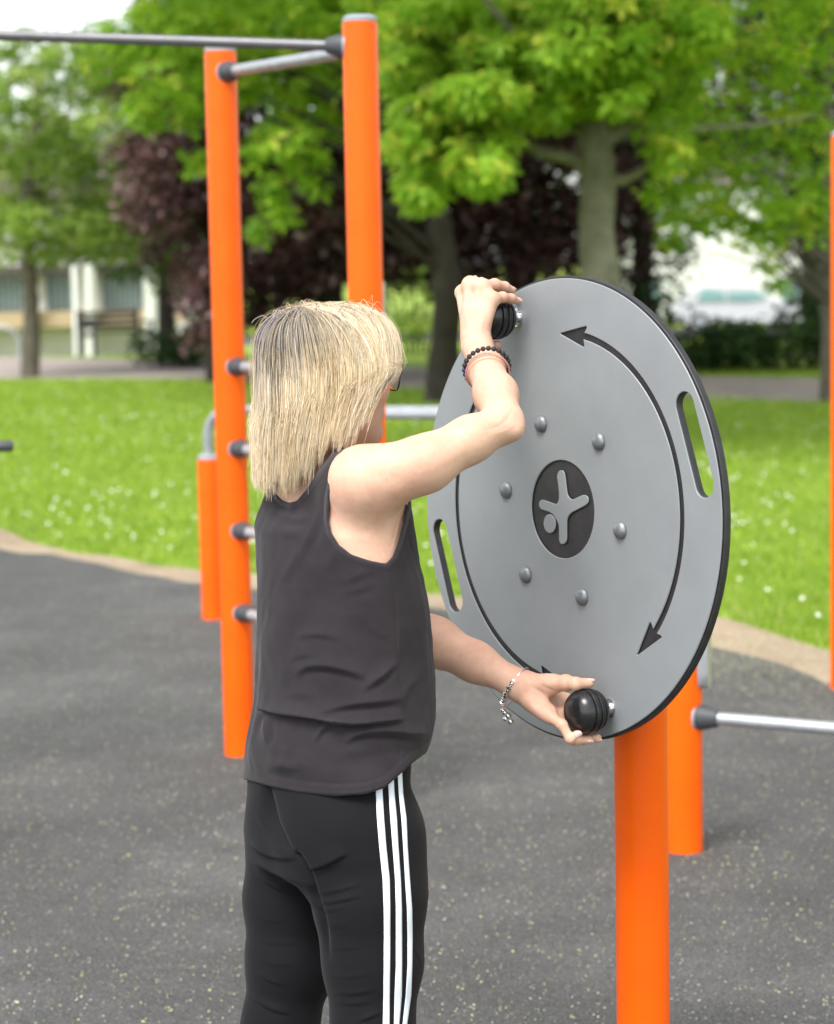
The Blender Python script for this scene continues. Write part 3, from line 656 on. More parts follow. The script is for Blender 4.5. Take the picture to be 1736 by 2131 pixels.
stuff('daisies', v.reshape(-1, 3), np.arange(6*n).reshape(-1, 6), mat('daisy_white', (.8, .8, .76), .6, attr=True), np.repeat(cols(n, (.62, .64, .5), (.72, .72, .66)), 6, 0), 'tiny white daisies scattered over the lawn', 'flowers')
# fallen blossom on the tarmac
n = 24000; yy = 2.2+10*rng.uniform(0, 1, n)**1.2; xx = rng.uniform(-.25, .25, n)*yy
def cluster(x, y, r, k): 
    c = G(x, y); return np.c_[c[0]+rng.normal(0, r, k), c[1]+rng.normal(0, r*1.3, k)]
pts = np.concatenate([np.c_[xx, yy], cluster(1500, 1800, .13, 130), cluster(1600, 1360, .32, 3600), cluster(1720, 1430, .35, 2400), cluster(1500, 1370, .3, 1800), cluster(350, 1530, .3, 130), cluster(600, 1560, .3, 100), cluster(1600, 2000, .4, 160), cluster(395, 1808, .02, 12), cluster(1260, 1570, .15, 60), cluster(950, 1400, .6, 300)])
e = np.interp(pts[:, 0], gr_edge[:, 0], gr_edge[:, 1]); pts = pts[pts[:, 1] < e-.01]
n = len(pts); L_ = rng.uniform(.0014, .0040, n)*np.where(rng.uniform(0, 1, n) < .12, 1.5, 1); a = rng.uniform(0, 2*pi, n); d = np.c_[np.cos(a), np.sin(a), 0*a]; s = np.c_[-np.sin(a), np.cos(a), 0*a]; g = np.c_[pts, np.full(n, .0105)]
tl = rng.uniform(.0005, .004, n)[:, None]*Z
v = np.stack([g-d*L_[:, None], g+s*L_[:, None]*.6+tl, g+d*L_[:, None], g-s*L_[:, None]*.6+tl*.3], 1).reshape(-1, 3)
stuff('fallen_blossom', v, np.arange(4*n).reshape(-1, 4), mat('blossom', (.6, .6, .4), .7, attr=True), np.repeat(cols(n, (.40, .41, .19), (.58, .58, .27), (.48, .47, .42), .35), 4, 0), 'pale yellow fallen blossom flecks strewn over the dark tarmac', 'petals')
# ------------------------------------------------------------------ buildings, bench, car
M['white'] = mat('white_paint', (.66, .66, .64), .5, var=(.68, .68, .65), vscale=3)
M['render'] = mat('cream_render', (.70, .69, .64), .85, var=(.62, .61, .56), vscale=2)
M['tan'] = mat('sand_stone', (.50, .38, .24), .85, var=(.42, .32, .2), vscale=5)
M['roof'] = mat('roof_tile', (.16, .12, .11), .8, var=(.1, .08, .07), vscale=6)
M['glass'] = mat('window_glass', (.12, .19, .19), .12, .6)
M['slat'] = mat('grey_green_slat', (.26, .31, .30), .5)
M['wood'] = mat('weathered_wood', (.09, .075, .06), .7, var=(.05, .042, .036), vscale=12)
M['iron'] = mat('dark_iron', (.03, .03, .032), .5)
M['car'] = mat('white_car_paint', (.42, .43, .44), .3, .5, coat=.3)
M['tyre'] = mat('tyre', (.02, .02, .02), .8)
M['cglass'] = mat('green_glass', (.10, .22, .20), .08, .7)
def bx(mb, c, d, mi=0): return mb.box(c, d, None, mi)
# pavilion, left background
YB = 50.; gB = float(gz(0, YB)); X = lambda x: P(x, 650, YB)[0]; zB = lambda y, x=80: P(x, y, YB)[2]
x0, x1 = X(-330), X(372); cxb = (x0+x1)/2
pav = thing('pavilion_building', (cxb, YB, gB), 'low cream building with white columns and grey-green slatted windows behind the bench', 'building')
mb = MB(); bx(mb, (cxb, YB+2.5, gB+1.75), (x1-x0, 4.6, 3.5)); mb.go('wall', M['render'], pav, False)
mb = MB(); bx(mb, (cxb, YB-.1, (zB(680)+zB(648))/2), (x1-x0+.3, .7, zB(648)-zB(680))); mb.go('ledge', M['tan'], pav, False)
mb = MB(); bx(mb, (cxb, YB-.05, (zB(572)+zB(553))/2), (x1-x0+.2, .3, .2)); mb.go('beam', M['wood'], pav, False)
mb = MB(); rx = x1-x0+.8; zr = gB+3.5
mb.add([(x0-.4, YB-.5, zr), (x1+.4, YB-.5, zr), (x1+.4, YB+5.2, zr), (x0-.4, YB+5.2, zr), (x0+1.5, YB+2.3, zr+1.5), (x1-1.5, YB+2.3, zr+1.5)], [(0, 1, 5, 4), (1, 2, 5), (2, 3, 4, 5), (3, 0, 4), (3, 2, 1, 0)]); mb.go('roof', M['roof'], pav, False)
for a, b in ((-300, -200), (-180, -70), (-50, 62), (100, 162), (216, 300)):
    xa, xb = X(a), X(b); m1 = MB(); bx(m1, ((xa+xb)/2, YB+.16, (zB(574)+zB(646))/2), (xb-xa, .1, zB(574)-zB(646))); w_ = m1.go('window', M['glass'], pav, False)
    m2 = MB(); n = int((xb-xa)/.11)
    for i in range(n+1): bx(m2, (xa+(xb-xa)*i/n, YB+.07, (zB(574)+zB(646))/2), (.035, .04, zB(574)-zB(646)))
    m2.go('slats', M['slat'], w_, False)
for x, wd in ((-190, .3), (-60, .3), (82, .30), (172, .15), (202, .26), (326, .30), (-318, .3)):
    m1 = MB(); m1.lathe((X(x), YB-.75, gB), Z, [(wd/2*1.15, 0), (wd/2*1.15, .15), (wd/2, .17), (wd/2, 3.2), (wd/2*1.1, 3.25), (wd/2*1.1, 3.4)], 20); m1.go('column', M['white'], pav)
# white picket fence right of the pavilion
xf = X(356); fe = thing('picket_fence', (xf, YB-1, gB), 'short white picket fence at the right end of the cream building', 'fence')
m1 = MB()
for i in range(8): bx(m1, (xf+.06+i*.085, YB-1, gB+.42+.0), (.05, .03, .84))
m1.go('pickets', M['white'], fe, False)
for z_ in (.2, .62): m1 = MB(); bx(m1, (xf+.36, YB-.965, gB+z_), (.76, .035, .07)); m1.go('rail', M['white'], fe, False)
# bench
BG = gxd(243, 43.2); BG = V3(BG[0], BG[1], float(gz(0, BG[1]))); an = radians(48); ba, bb = V3(cos(an), sin(an), 0), V3(sin(an), -cos(an), 0)
bench = thing('park_bench', BG, 'dark wooden park bench on the grass behind the path', 'bench')
for s in (-.72, .72):
    m1 = MB()
    for off, h in ((.22, .62), (-.22, .88)): m1.box(BG+ba*s+bb*off+Z*h/2, (.06, .07, h), (ba, bb, Z))
    m1.box(BG+ba*s+Z*.63, (.06, .52, .05), (ba, bb, Z)); m1.box(BG+ba*s+Z*.40, (.05, .46, .05), (ba, bb, Z)); m1.go('end_frame', M['iron'], bench, False)
m1 = MB(); [m1.box(BG+bb*(-.18+i*.1)+Z*.45, (1.5, .08, .03), (ba, bb, Z)) for i in range(5)]; m1.go('seat', M['wood'], bench, False)
m1 = MB(); [m1.box(BG-bb*.24+Z*(.56+i*.12), (1.5, .03, .09), (ba, bb, Z)) for i in range(3)]; m1.go('backrest', M['wood'], bench, False)
# cycle hoop
HG = gxd(0, 40); cyc = thing('cycle_stand', HG, 'pale metal cycle hoop at the left edge beside the slim young tree', 'cycle stand')
m1 = MB(); pts = [HG+V3(-.36, 0, -.05), HG+V3(-.36, 0, .4)]+[HG+V3(-.36*cos(t), 0, .4+.26*sin(t)) for t in np.linspace(.1, pi-.1, 14)]+[HG+V3(.36, 0, .4), HG+V3(.36, 0, -.05)]; m1.tube(pts, .032, 12); m1.go('hoop_tube', M['galv'], cyc)
# house, right background
YH = 85.; X = lambda x: P(x, 550, YH)[0]; xa, xb = X(1330), X(1720); cx_ = (xa+xb)/2
hs_ = thing('white_house', (cx_, YH, -.75), 'bright white house seen under the leaves above the parked car', 'house')
m1 = MB(); bx(m1, (cx_, YH+4, 1.75), (xb-xa, 8, 5.)); m1.go('wall', M['white'], hs_, False)
m1 = MB(); m1.add([(xa-.3, YH-.4, 4.25), (xb+.3, YH-.4, 4.25), (xb+.3, YH+8.4, 4.25), (xa-.3, YH+8.4, 4.25), (xa-.3, YH+4, 6.6), (xb+.3, YH+4, 6.6)], [(0, 1, 5, 4), (2, 3, 4, 5), (1, 2, 5), (3, 0, 4), (3, 2, 1, 0)]); m1.go('roof', M['roof'], hs_, False)
for x, z_ in ((1350, 2.6), (1640, 2.6), (1690, 2.6), (1350, .3), (1640, .3)):
    m1 = MB(); bx(m1, (X(x), YH-.03, z_), (.9, .08, 1.1)); f_ = m1.go('window', M['white'], hs_, False); m2 = MB(); bx(m2, (X(x), YH-.075, z_), (.74, .03, .94)); m2.go('pane', M['glass'], f_, False)
# car
YC = 72.; cc_ = P(1532, 600, YC); c0 = V3(cc_[0], YC, -.74)
car = thing('parked_car', c0, 'white hatchback car parked on the road beyond the bushes on the right', 'car')
prof = [(-2.1, .32), (-2.12, .62), (-2.05, .86), (-1.85, .93), (-1.55, 1.30), (-1.25, 1.42), (-.3, 1.46), (.35, 1.40), (.95, 1.02), (1.2, .94), (1.85, .80), (2.08, .62), (2.12, .34), (1.7, .24), (-1.7, .24)]
def body_side(w_): return [c0+V3(a, w_*(1 if b < .95 else 1-.22*(b-.95)/.5), b) for a, b in prof]
m1 = MB(); n = len(prof); va, vb = body_side(-.85), body_side(.85); m1.add(va+vb, [tuple(range(n)), tuple(range(n, 2*n))[::-1]]+[(i, n+i, n+(i+1) % n, (i+1) % n) for i in range(n)])
bo_ = m1.go('body', M['car'], car, True, 30); bv = bo_.modifiers.new('b', 'BEVEL'); bv.width = .05; bv.segments = 3; bv.limit_method = 'ANGLE'
for nm, wp in (('side_window', [(-1.40, .98), (-1.18, 1.34), (-.55, 1.385), (-.50, .98)]), ('side_window', [(-.42, .98), (-.45, 1.385), (.30, 1.34), (.78, 1.03), (.78, .98)])):
    for s in (-1, 1):
        m1 = MB(); q = [c0+V3(a, s*.862*(1-.24*max(b-.95, 0)/.5), b) for a, b in wp]; q2 = [a+V3(0, -s*.03, 0) for a in q]; k = len(q); m1.add(q+q2, [tuple(range(k)), tuple(range(k, 2*k))[::-1]]+[(i, (i+1) % k, k+(i+1) % k, k+i) for i in range(k)]); m1.go(nm, M['cglass'], car, False)
m1 = MB(); m1.add([c0+V3(.40, -.66, 1.395), c0+V3(.40, .66, 1.395), c0+V3(.97, .74, 1.035), c0+V3(.97, -.74, 1.035), c0+V3(.36, -.66, 1.35), c0+V3(.36, .66, 1.35), c0+V3(.93, .74, .99), c0+V3(.93, -.74, .99)], [(0, 3, 2, 1), (4, 5, 6, 7), (0, 1, 5, 4), (2, 3, 7, 6), (1, 2, 6, 5), (0, 4, 7, 3)]); m1.go('windscreen', M['cglass'], car, False)
for a in (-1.32, 1.32):
    for s in (-1, 1):
        m1 = MB(); m1.lathe(c0+V3(a, s*.70, .31), V3(0, s, 0), [(.22, 0), (.31, .01), (.31, .17), (.22, .19)], 24); wh = m1.go('wheel', M['tyre'], car); m1 = MB(); m1.lathe(c0+V3(a, s*.70, .31), V3(0, s, 0), [(.20, .185), (.19, .2), (.04, .195), (0, .205)], 16); m1.go('rim', M['galv'], wh)
for s in (-1, 1): m1 = MB(); m1.box(c0+V3(1.98, s*.6, .68), (.2, .3, .12)); m1.go('headlight', M['white'], car)
# ------------------------------------------------------------------ person: implicit modelling
BIG = 1.
class Grid:
    def __init__(s, lo, hi, h):
        s.lo = np.array(lo, float); s.h = h; s.n = np.ceil((np.array(hi)-lo)/h).astype(int)+1
        s.a = np.full(tuple(s.n), BIG, np.float32)
        s.ax = [(s.lo[i]+h*np.arange(s.n[i])).astype(np.float32) for i in range(3)]
    def sl(s, lo, hi):
        i0 = np.clip(np.floor((np.array(lo)-s.lo)/s.h).astype(int), 0, s.n); i1 = np.clip(np.ceil((np.array(hi)-s.lo)/s.h).astype(int)+1, 0, s.n)
        sl = tuple(slice(a, b) for a, b in zip(i0, i1))
        return sl, np.meshgrid(*[s.ax[i][sl[i]] for i in range(3)], indexing='ij', sparse=True)
    def add(s, fn, lo, hi, k=.0, sub=False):
        m = max(k, .01)+.006; sl, xyz = s.sl(np.array(lo)-m, np.array(hi)+m)
        if any(q.size == 0 for q in xyz): return s
        d = fn(*xyz).astype(np.float32); a = s.a[sl]
        if sub: s.a[sl] = -smin(-a, d, k)
        else: s.a[sl] = smin(a, d, k)
        return s
    def cone(s, a, b, ra, rb, k=.01, sub=False):
        a = np.array(a, float); b = np.array(b, float); ba = b-a; L2 = ba@ba+1e-9; r = max(ra, rb)
        def fn(x, y, z):
            px, py, pz = x-a[0], y-a[1], z-a[2]
            t = np.clip((px*ba[0]+py*ba[1]+pz*ba[2])/L2, 0, 1)
            return np.sqrt((px-ba[0]*t)**2+(py-ba[1]*t)**2+(pz-ba[2]*t)**2)-(ra+(rb-ra)*t)
        return s.add(fn, np.minimum(a, b)-r, np.maximum(a, b)+r, k, sub)
    def chain(s, pts, rs, k=.01):
        for i in range(len(pts)-1): s.cone(pts[i], pts[i+1], rs[i], rs[i+1], k)
        return s
    def ell(s, c, rad, A=None, k=.01, sub=False):
        c = np.array(c, float); A = np.eye(3) if A is None else np.array(A); rad = np.array(rad, float); r = max(rad)
        def fn(x, y, z):
            px, py, pz = x-c[0], y-c[1], z-c[2]; q = 0; g = 0
            for i in range(3):
                u = (px*A[i][0]+py*A[i][1]+pz*A[i][2])/rad[i]; q = q+u*u; g = g+(u/rad[i])**2
            q = np.sqrt(q); return q*(q-1)/(np.sqrt(g)+1e-6)
        return s.add(fn, c-r, c+r, k, sub)
    def mesh(s, name, mm, parent):
        g = openvdb.FloatGrid(BIG); g.copyFromArray(np.clip(s.a, -.03, .03).astype(np.float32))
        p, q = g.convertToQuads(0.)
        p = p.astype(float)*s.h+s.lo; q = q.astype(np.int64)
        # orientation check by signed volume
        a, b, c, d = (p[q[:, i]] for i in range(4)); vol = np.sum(a*np.cross(b, c))+np.sum(a*np.cross(c, d))
        if vol < 0: q = q[:, ::-1]
        return p, np.ascontiguousarray(q)
def smin(a, b, k):
    if k <= 0: return np.minimum(a, b)
    h = np.clip(.5+.5*(b-a)/k, 0, 1); return b*(1-h)+a*h-k*h*(1-h)
def vnormals(p, q):
    n = np.zeros_like(p); fn = np.cross(p[q[:, 2]]-p[q[:, 0]], p[q[:, 3]]-p[q[:, 1]])
    for i in range(4): np.add.at(n, q[:, i], fn)
    return n/(np.linalg.norm(n, axis=1)[:, None]+1e-12)
def relax(p, q, it=2, lam=.5):
    for _ in range(it):
        s = np.zeros_like(p); c = np.zeros(len(p))
        for i in range(4):
            j = (i+1) % 4
            np.add.at(s, q[:, i], p[q[:, j]]); np.add.at(c, q[:, i], 1)
        p = p*(1-lam)+lam*s/np.maximum(c, 1)[:, None]
    return p
def projv(p):
    q = p-CP; d = q@fwd; return W/2+F*(q@crt)/d, H/2-F*(q@cup)/d
# 2D lookup tables in picture rows/columns used as tailoring patterns
GX0, GY0, GS = 440, 560, 1.5; GNX, GNY = 560, 1200
gx, gy = np.meshgrid(GX0+GS*np.arange(GNX), GY0+GS*np.arange(GNY), indexing='ij')
def lut(T, x, y):
    u = np.clip((x-GX0)/GS, 0, GNX-1.001); v = np.clip((y-GY0)/GS, 0, GNY-1.001); i = u.astype(int); j = v.astype(int); fu = u-i; fv = v-j
    return T[i, j]*(1-fu)*(1-fv)+T[i+1, j]*fu*(1-fv)+T[i, j+1]*(1-fu)*fv+T[i+1, j+1]*fu*fv
def segd(poly, closed=True):
    pl = np.array(poly, float); d = np.full(gx.shape, 1e9); sg = np.ones(gx.shape); tt = np.zeros(gx.shape)
    n = len(pl) if closed else len(pl)-1; acc = 0; lens = [np.linalg.norm(pl[(i+1) % len(pl)]-pl[i]) for i in range(n)]; tot = sum(lens)
    for i in range(n):
        a = pl[i]; b = pl[(i+1) % len(pl)]; ba = b-a; px = gx-a[0]; py = gy-a[1]
        t = np.clip((px*ba[0]+py*ba[1])/(ba@ba+1e-9), 0, 1); dd = np.hypot(px-ba[0]*t, py-ba[1]*t); m_ = dd < d
        d = np.where(m_, dd, d); sg = np.where(m_, np.sign(ba[0]*py-ba[1]*px), sg); tt = np.where(m_, (acc+t*lens[i])/tot, tt); acc += lens[i]
    return d, sg, tt
def polysdf(poly):
    d, _, _ = segd(poly); ins = inpoly(np.c_[gx.ravel(), gy.ravel()], poly).reshape(gx.shape); return np.where(ins, -d, d)
def foldmap(folds, soft=None):
    """(points, height mm, soft width px, crisp width px): cloth rises on the left side of the line, drops sharply on the right"""
    Hm = np.zeros(gx.shape)
    for pts, amp, w1, w2 in folds:
        pts = smooth2(pts); d, s, t = segd(pts, False); tp = np.sin(pi*np.clip(t, 0.001, .999))**(.55 if amp > 6.5 or soft is None else 1.0)
        up = s < 0      # above the line in the picture (line drawn left to right)
        Hm += amp*.001*tp*np.where(up, np.exp(-(d/w1)**1.3), 2*np.exp(-(d/w2)**2)*.5-.0-.45*(np.exp(-((d-w2*1.3)/w2)**2)-exp0(w2)*0))
    return Hm
def exp0(x): return 0.
def smooth2(p):
    p = np.array(p, float)
    for _ in range(2):
        q = [p[0]]
        for a, b in zip(p[:-1], p[1:]): q += [a*.75+b*.25, a*.25+b*.75]
        q.append(p[-1]); p = np.array(q)
    return p
c7 = lambda a: (477.2+a[0]*.3599, 937.4+a[1]*.3599); c8 = lambda a: (477.2+a[0]*.2799, 1534+a[1]*.2799)
psi = radians(51); bf = V3(sin(psi), cos(psi), 0); br = V3(cos(psi), -sin(psi), 0)
PZ = 3.70
person = thing('person', V3(P(690, 1900, PZ)[0], P(690, 1900, PZ)[1], 0), 'woman with blonde bob in dark tank top and striped leggings turning the wheel knobs', 'person')

SEC = [(960, 600, 740, 3.70, .100), (1000, 552, 795, 3.70, .140), (1050, 537, 815, 3.70, .150), (1100, 526, 842, 3.70, .155), (1150, 530, 866, 3.70, .157), (1200, 532, 882, 3.70, .157), (1250, 533, 892, 3.70, .157), (1330, 533, 899, 3.70, .157),
       (1400, 532, 902, 3.70, .160), (1460, 530, 903, 3.70, .162), (1490, 524, 903, 3.70, .165), (1530, 515, 897, 3.70, .167), (1565, 508, 884, 3.695, .174), (1590, 504, 868, 3.69, .180), (1625, 500, 860, 3.685, .184), (1700, 498, 862, 3.68, .186)]
def loft(sec, off):
    zz = []; cx = []; cy = []; A = []; B = []
    for y, l, r, dep, b in sec:
        c = P((l+r)/2, y, dep); h = (r-l)/2*dep/F+off; bb = b+off; a2 = (h*h-(bb*cos(psi))**2)/sin(psi)**2
        a = sqrt(max(a2, (.6*h)**2)); zz.append(c[2]); cx.append(c[0]); cy.append(c[1]); A.append(a); B.append(bb)
    zz, cx, cy, A, B = (np.array(q)[::-1] for q in (zz, cx, cy, A, B))
    def fn(x, y, z):
        zr = z.ravel(); X = np.interp(zr, zz, cx)[None, None, :]; Y = np.interp(zr, zz, cy)[None, None, :]; a = np.interp(zr, zz, A)[None, None, :]; b = np.interp(zr, zz, B)[None, None, :]
        px = x-X; py = y-Y; u = (px*bf[0]+py*bf[1])/a; v = (px*br[0]+py*br[1])/b; q = np.sqrt(u*u+v*v)+1e-6
        g = np.sqrt((u/a)**2+(v/b)**2)+1e-6
        return np.maximum(q*(q-1)/g, np.maximum(zz[0]-z, z-zz[-1]))
    return fn, zz
# ---- key joints
RS = P(770, 1002, 3.575); LS = P(618, 1024, 3.83); NK = P(648, 985, 3.715)
def torso(g, off, k=.03, bottom=1660):
    fn, zz = loft(SEC, off)
    g.add(fn, (RS[0]-.5, 3., zz[0]), (RS[0]+.4, 4.3, zz[-1]), 0)
    g.cone(P(742, 1004, 3.60), P(638, 1016, 3.80), .052+off, .047+off, .035)
    g.cone(P(655, 1000, 3.70), P(755, 990, 3.585), .046+off, .034+off, .03); g.cone(P(640, 985, 3.71), P(610, 1000, 3.80), .046+off, .036+off, .03)
    g.ell(P(770, 1085, 3.63), (.075+off, .055+off, .10+off), [bf, br, Z], .04)
# ---- skin
lo = V3(-.33, 3.38, P(700, 1250, 3.7)[2]); hi = V3(.36, 4.12, 1.70)
lo = V3(-.33, 3.38, .865); g = Grid(lo, hi, .0021)
SEC_ = SEC; SEC = [q for q in SEC_ if q[0] <= 1500]; torso(g, -.0065); SEC = SEC_
# right arm
RE = P(1049, 880, 3.61); RW = P(992, 722, 3.862)
g.cone(RS, P(885, 965, 3.565), .0560, .0430, .035); g.cone(P(885, 965, 3.565), P(980, 914, 3.59), .0430, .0350, .02); g.cone(P(980, 914, 3.59), RE, .0350, .0285, .02)
g.ell(P(1071, 895, 3.592), (.0125, .0125, .0125), None, .012)
g.cone(RE, P(1032, 822, 3.685), .0300, .0340, .02); g.cone(P(1032, 822, 3.685), P(1010, 768, 3.77), .0335, .0295, .02); g.cone(P(1010, 768, 3.77), RW, .0295, .0225, .02)
g.cone(P(1000, 738, 3.84)+V3(0, 0, 0), RW+V3(.004, -.006, .0), .024, .024, .012)
K1 = KN[0]+dn*.0505; K2 = KN[1]+dn*.0505; e1 = V3(cos(YAW), -sin(YAW), 0); e1 = nrm(e1-dn*(e1@dn)); e2 = nrm(np.cross(dn, e1)); e2 = e2 if e2[2] > 0 else -e2
def KP(K, al, rho, s):  # around a knob: angle from up towards camera side, radius, distance along its axis
    a = radians(al); return K+e2*cos(a)*rho+e1*sin(a)*rho+dn*s
NAILS = []
def finger(pts, r0, r1, kk=.006, nail=None):
    n = len(pts); rs = np.linspace(r0, r1, n)
    for i in range(n-1): g.cone(pts[i], pts[i+1], rs[i], rs[i+1], .0035 if i else kk)
    for i in range(1, n-1): g.ell(pts[i], (rs[i]*1.10,)*3, None, .003)
    if nail is not None: NAILS.append((np.array(pts[-2]), np.array(pts[-1]), nrm(nail), rs[-1]))
rp = KP(K1, 54, .054, .040); rr_ = KP(K1, 24, .058, .046); rm = KP(K1, -8, .058, .047); ri = KP(K1, -38, .055, .044)
PC = (rp+rr_+rm+ri)/4
for q, r in ((rp, .0125), (rr_, .0128), (rm, .0128), (ri, .0125)):
    g.cone(RW*.82+q*.18+dn*.004, q, .0165, r, .010)
g.cone(RW, PC*.6+RW*.4+dn*.006, .0225, .0175, .015); g.cone(rp, rr_, .0115, .0115, .008); g.cone(rr_, rm, .0115, .0115, .008); g.cone(rm, ri, .0115, .0115, .008)
finger([rp, KP(K1, 50, .0555, .016), KP(K1, 49, .051, -.006), KP(K1, 50, .0455, -.023)], .0098, .0068, .008, KP(K1, 50, .06, -.02)-KP(K1, 50, .04, -.02))
finger([rr_, KP(K1, 19, .0610, .016), KP(K1, 14, .0555, -.011), KP(K1, 12, .0485, -.030)], .0104, .0072, .008, KP(K1, 12, .06, -.02)-KP(K1, 12, .04, -.02))
finger([rm, KP(K1, -14, .0610, .018), KP(K1, -19, .0555, -.010), KP(K1, -22, .049, -.031)], .0106, .0074, .008, KP(K1, -20, .06, -.02)-KP(K1, -20, .04, -.02))
finger([ri, KP(K1, -46, .0590, .016), KP(K1, -53, .0535, -.009), KP(K1, -57, .048, -.027)], .0104, .0072, .008)
finger([RW*.6+PC*.4+dn*-.004, KP(K1, -150, .056, .024), KP(K1, -172, .0525, .012), KP(K1, 174, .0475, -.002)], .0140, .0082, .012)
# left arm
LW = P(1072, 1421, 3.845); LE = P(800, 1284, 3.93)
g.cone(LS, P(690, 1150, 3.92), .045, .042, .03); g.cone(P(690, 1150, 3.92), LE, .043, .037, .02)
g.cone(LE, P(905, 1336, 3.90), .038, .0405, .02); g.cone(P(905, 1336, 3.90), P(990, 1378, 3.875), .0405, .0325, .02); g.cone(P(990, 1378, 3.875), LW, .0325, .0235, .02)
def L(x, y, d): return P(x, y, d)
lp_, lr_, lm_, li_ = L(1146, 1492, 3.795), L(1163, 1497, 3.825), L(1176, 1482, 3.85), L(1180, 1458, 3.868)
for q, r in ((lp_, .0125), (lr_, .012), (lm_, .012), (li_, .012)): g.cone(LW*.8+q*.2, q, .0195, r, .014)
g.cone(LW, L(1120, 1448, 3.84), .0235, .021, .015)
g.cone(L(1110, 1462, 3.82), L(1138, 1482, 3.80), .016, .014, .012)            # heel, little-finger side
g.cone(L(1100, 1424, 3.83), L(1150, 1424, 3.815), .019, .0165, .015)           # ball of the thumb
finger([L(1140, 1424, 3.815), L(1178, 1421, 3.795), KP(K2, -12, .0475, .016), KP(K2, -2, .0465, -.006)], .0155, .0085, .01, e2+.1*dn)
finger([lp_, L(1170, 1509, 3.77), KP(K2, 172, .0425, .040), KP(K2, 158, .036, .031)], .0098, .0068, .005, e1*.6-e2*.3+dn*.6)
finger([lr_, L(1182, 1522, 3.80), KP(K2, 190, .0500, .016), KP(K2, 170, .0475, .001)], .0102, .0070, .005, e1*.7-e2*.5)
finger([lm_, L(1198, 1520, 3.83), KP(K2, 190, .0505, -.004), KP(K2, 168, .0470, -.017)], .0104, .0072, .005, e1*.6-e2*.6)
finger([li_, KP(K2, 262, .056, .0), KP(K2, 238, .052, -.018), KP(K2, 218, .050, -.028)], .0104, .0074, .008)
g.ell(P(1130, 1452, 3.788), (.024, .013, .015), None, .012, sub=True)
# knobs clear the skin
for K in (K1, K2): g.ell(K, (.0345, .0392, .0392), [dn, e1, e2], .003, sub=True)
# neck and head
th_ = radians(54); hf = V3(sin(th_), cos(th_), -.10); hf = nrm(hf); hr = nrm(V3(cos(th_), -sin(th_), 0)); hu = nrm(np.cross(hr, hf)); hu = hu if hu[2] > 0 else -hu
HC = P(692, 768, 3.715); HCH = P(684, 768, 3.705)
def Hh(f, r, u): return HC+hf*f+hr*r+hu*u
g.cone(NK-Z*.01, Hh(-.015, 0, -.07), .056, .052, .03)
g.ell(Hh(-.006, 0, .018), (.096, .076, .088), [hf, hr, hu], .01)
g.ell(Hh(.042, 0, -.045), (.054, .056, .075), [hf, hr, hu], .03)
g.cone(Hh(.080, 0, -.104), Hh(.074, 0, -.104), .021, .021, .03)
g.cone(Hh(.01, .048, -.072), Hh(.072, .010, -.102), .017, .016, .02); g.cone(Hh(.01, -.048, -.072), Hh(.072, -.010, -.102), .017, .016, .02)
g.cone(Hh(.095, 0, -.004), Hh(.105, 0, -.036), .009, .010, .012); g.ell(Hh(.100, .009, -.038), (.008, .007, .007), None, .006); g.ell(Hh(.100, -.009, -.038), (.009, .007, .007), None, .006)
g.cone(Hh(.091, .016, -.066), Hh(.097, 0, -.063), .006, .0075, .006); g.cone(Hh(.091, -.016, -.066), Hh(.097, 0, -.063), .006, .0075, .006)
g.cone(Hh(.090, .014, -.074), Hh(.095, 0, -.075), .006, .0078, .005); g.cone(Hh(.090, -.014, -.074), Hh(.095, 0, -.075), .006, .0078, .005)
for s in (1, -1):
    g.ell(Hh(.088, s*.031, -.002), (.012, .016, .011), [hf, hr, hu], .01, sub=True)
    g.ell(Hh(.076, s*.031, -.002), (.0135, .014, .0125), [hf, hr, hu], .002)
    g.cone(Hh(.088, s*.020, .022), Hh(.080, s*.044, .02), .007, .006, .012); g.ell(Hh(.062, s*.045, -.03), (.02, .018, .02), [hf, hr, hu], .015)
    g.ell(Hh(-.004, s*.078, -.018), (.018, .007, .030), [hf, hr, hu], .005)
pB, qB = g.mesh('body', None, None); pB = relax(pB, qB, 2, .5)
NB = vnormals(pB, qB)
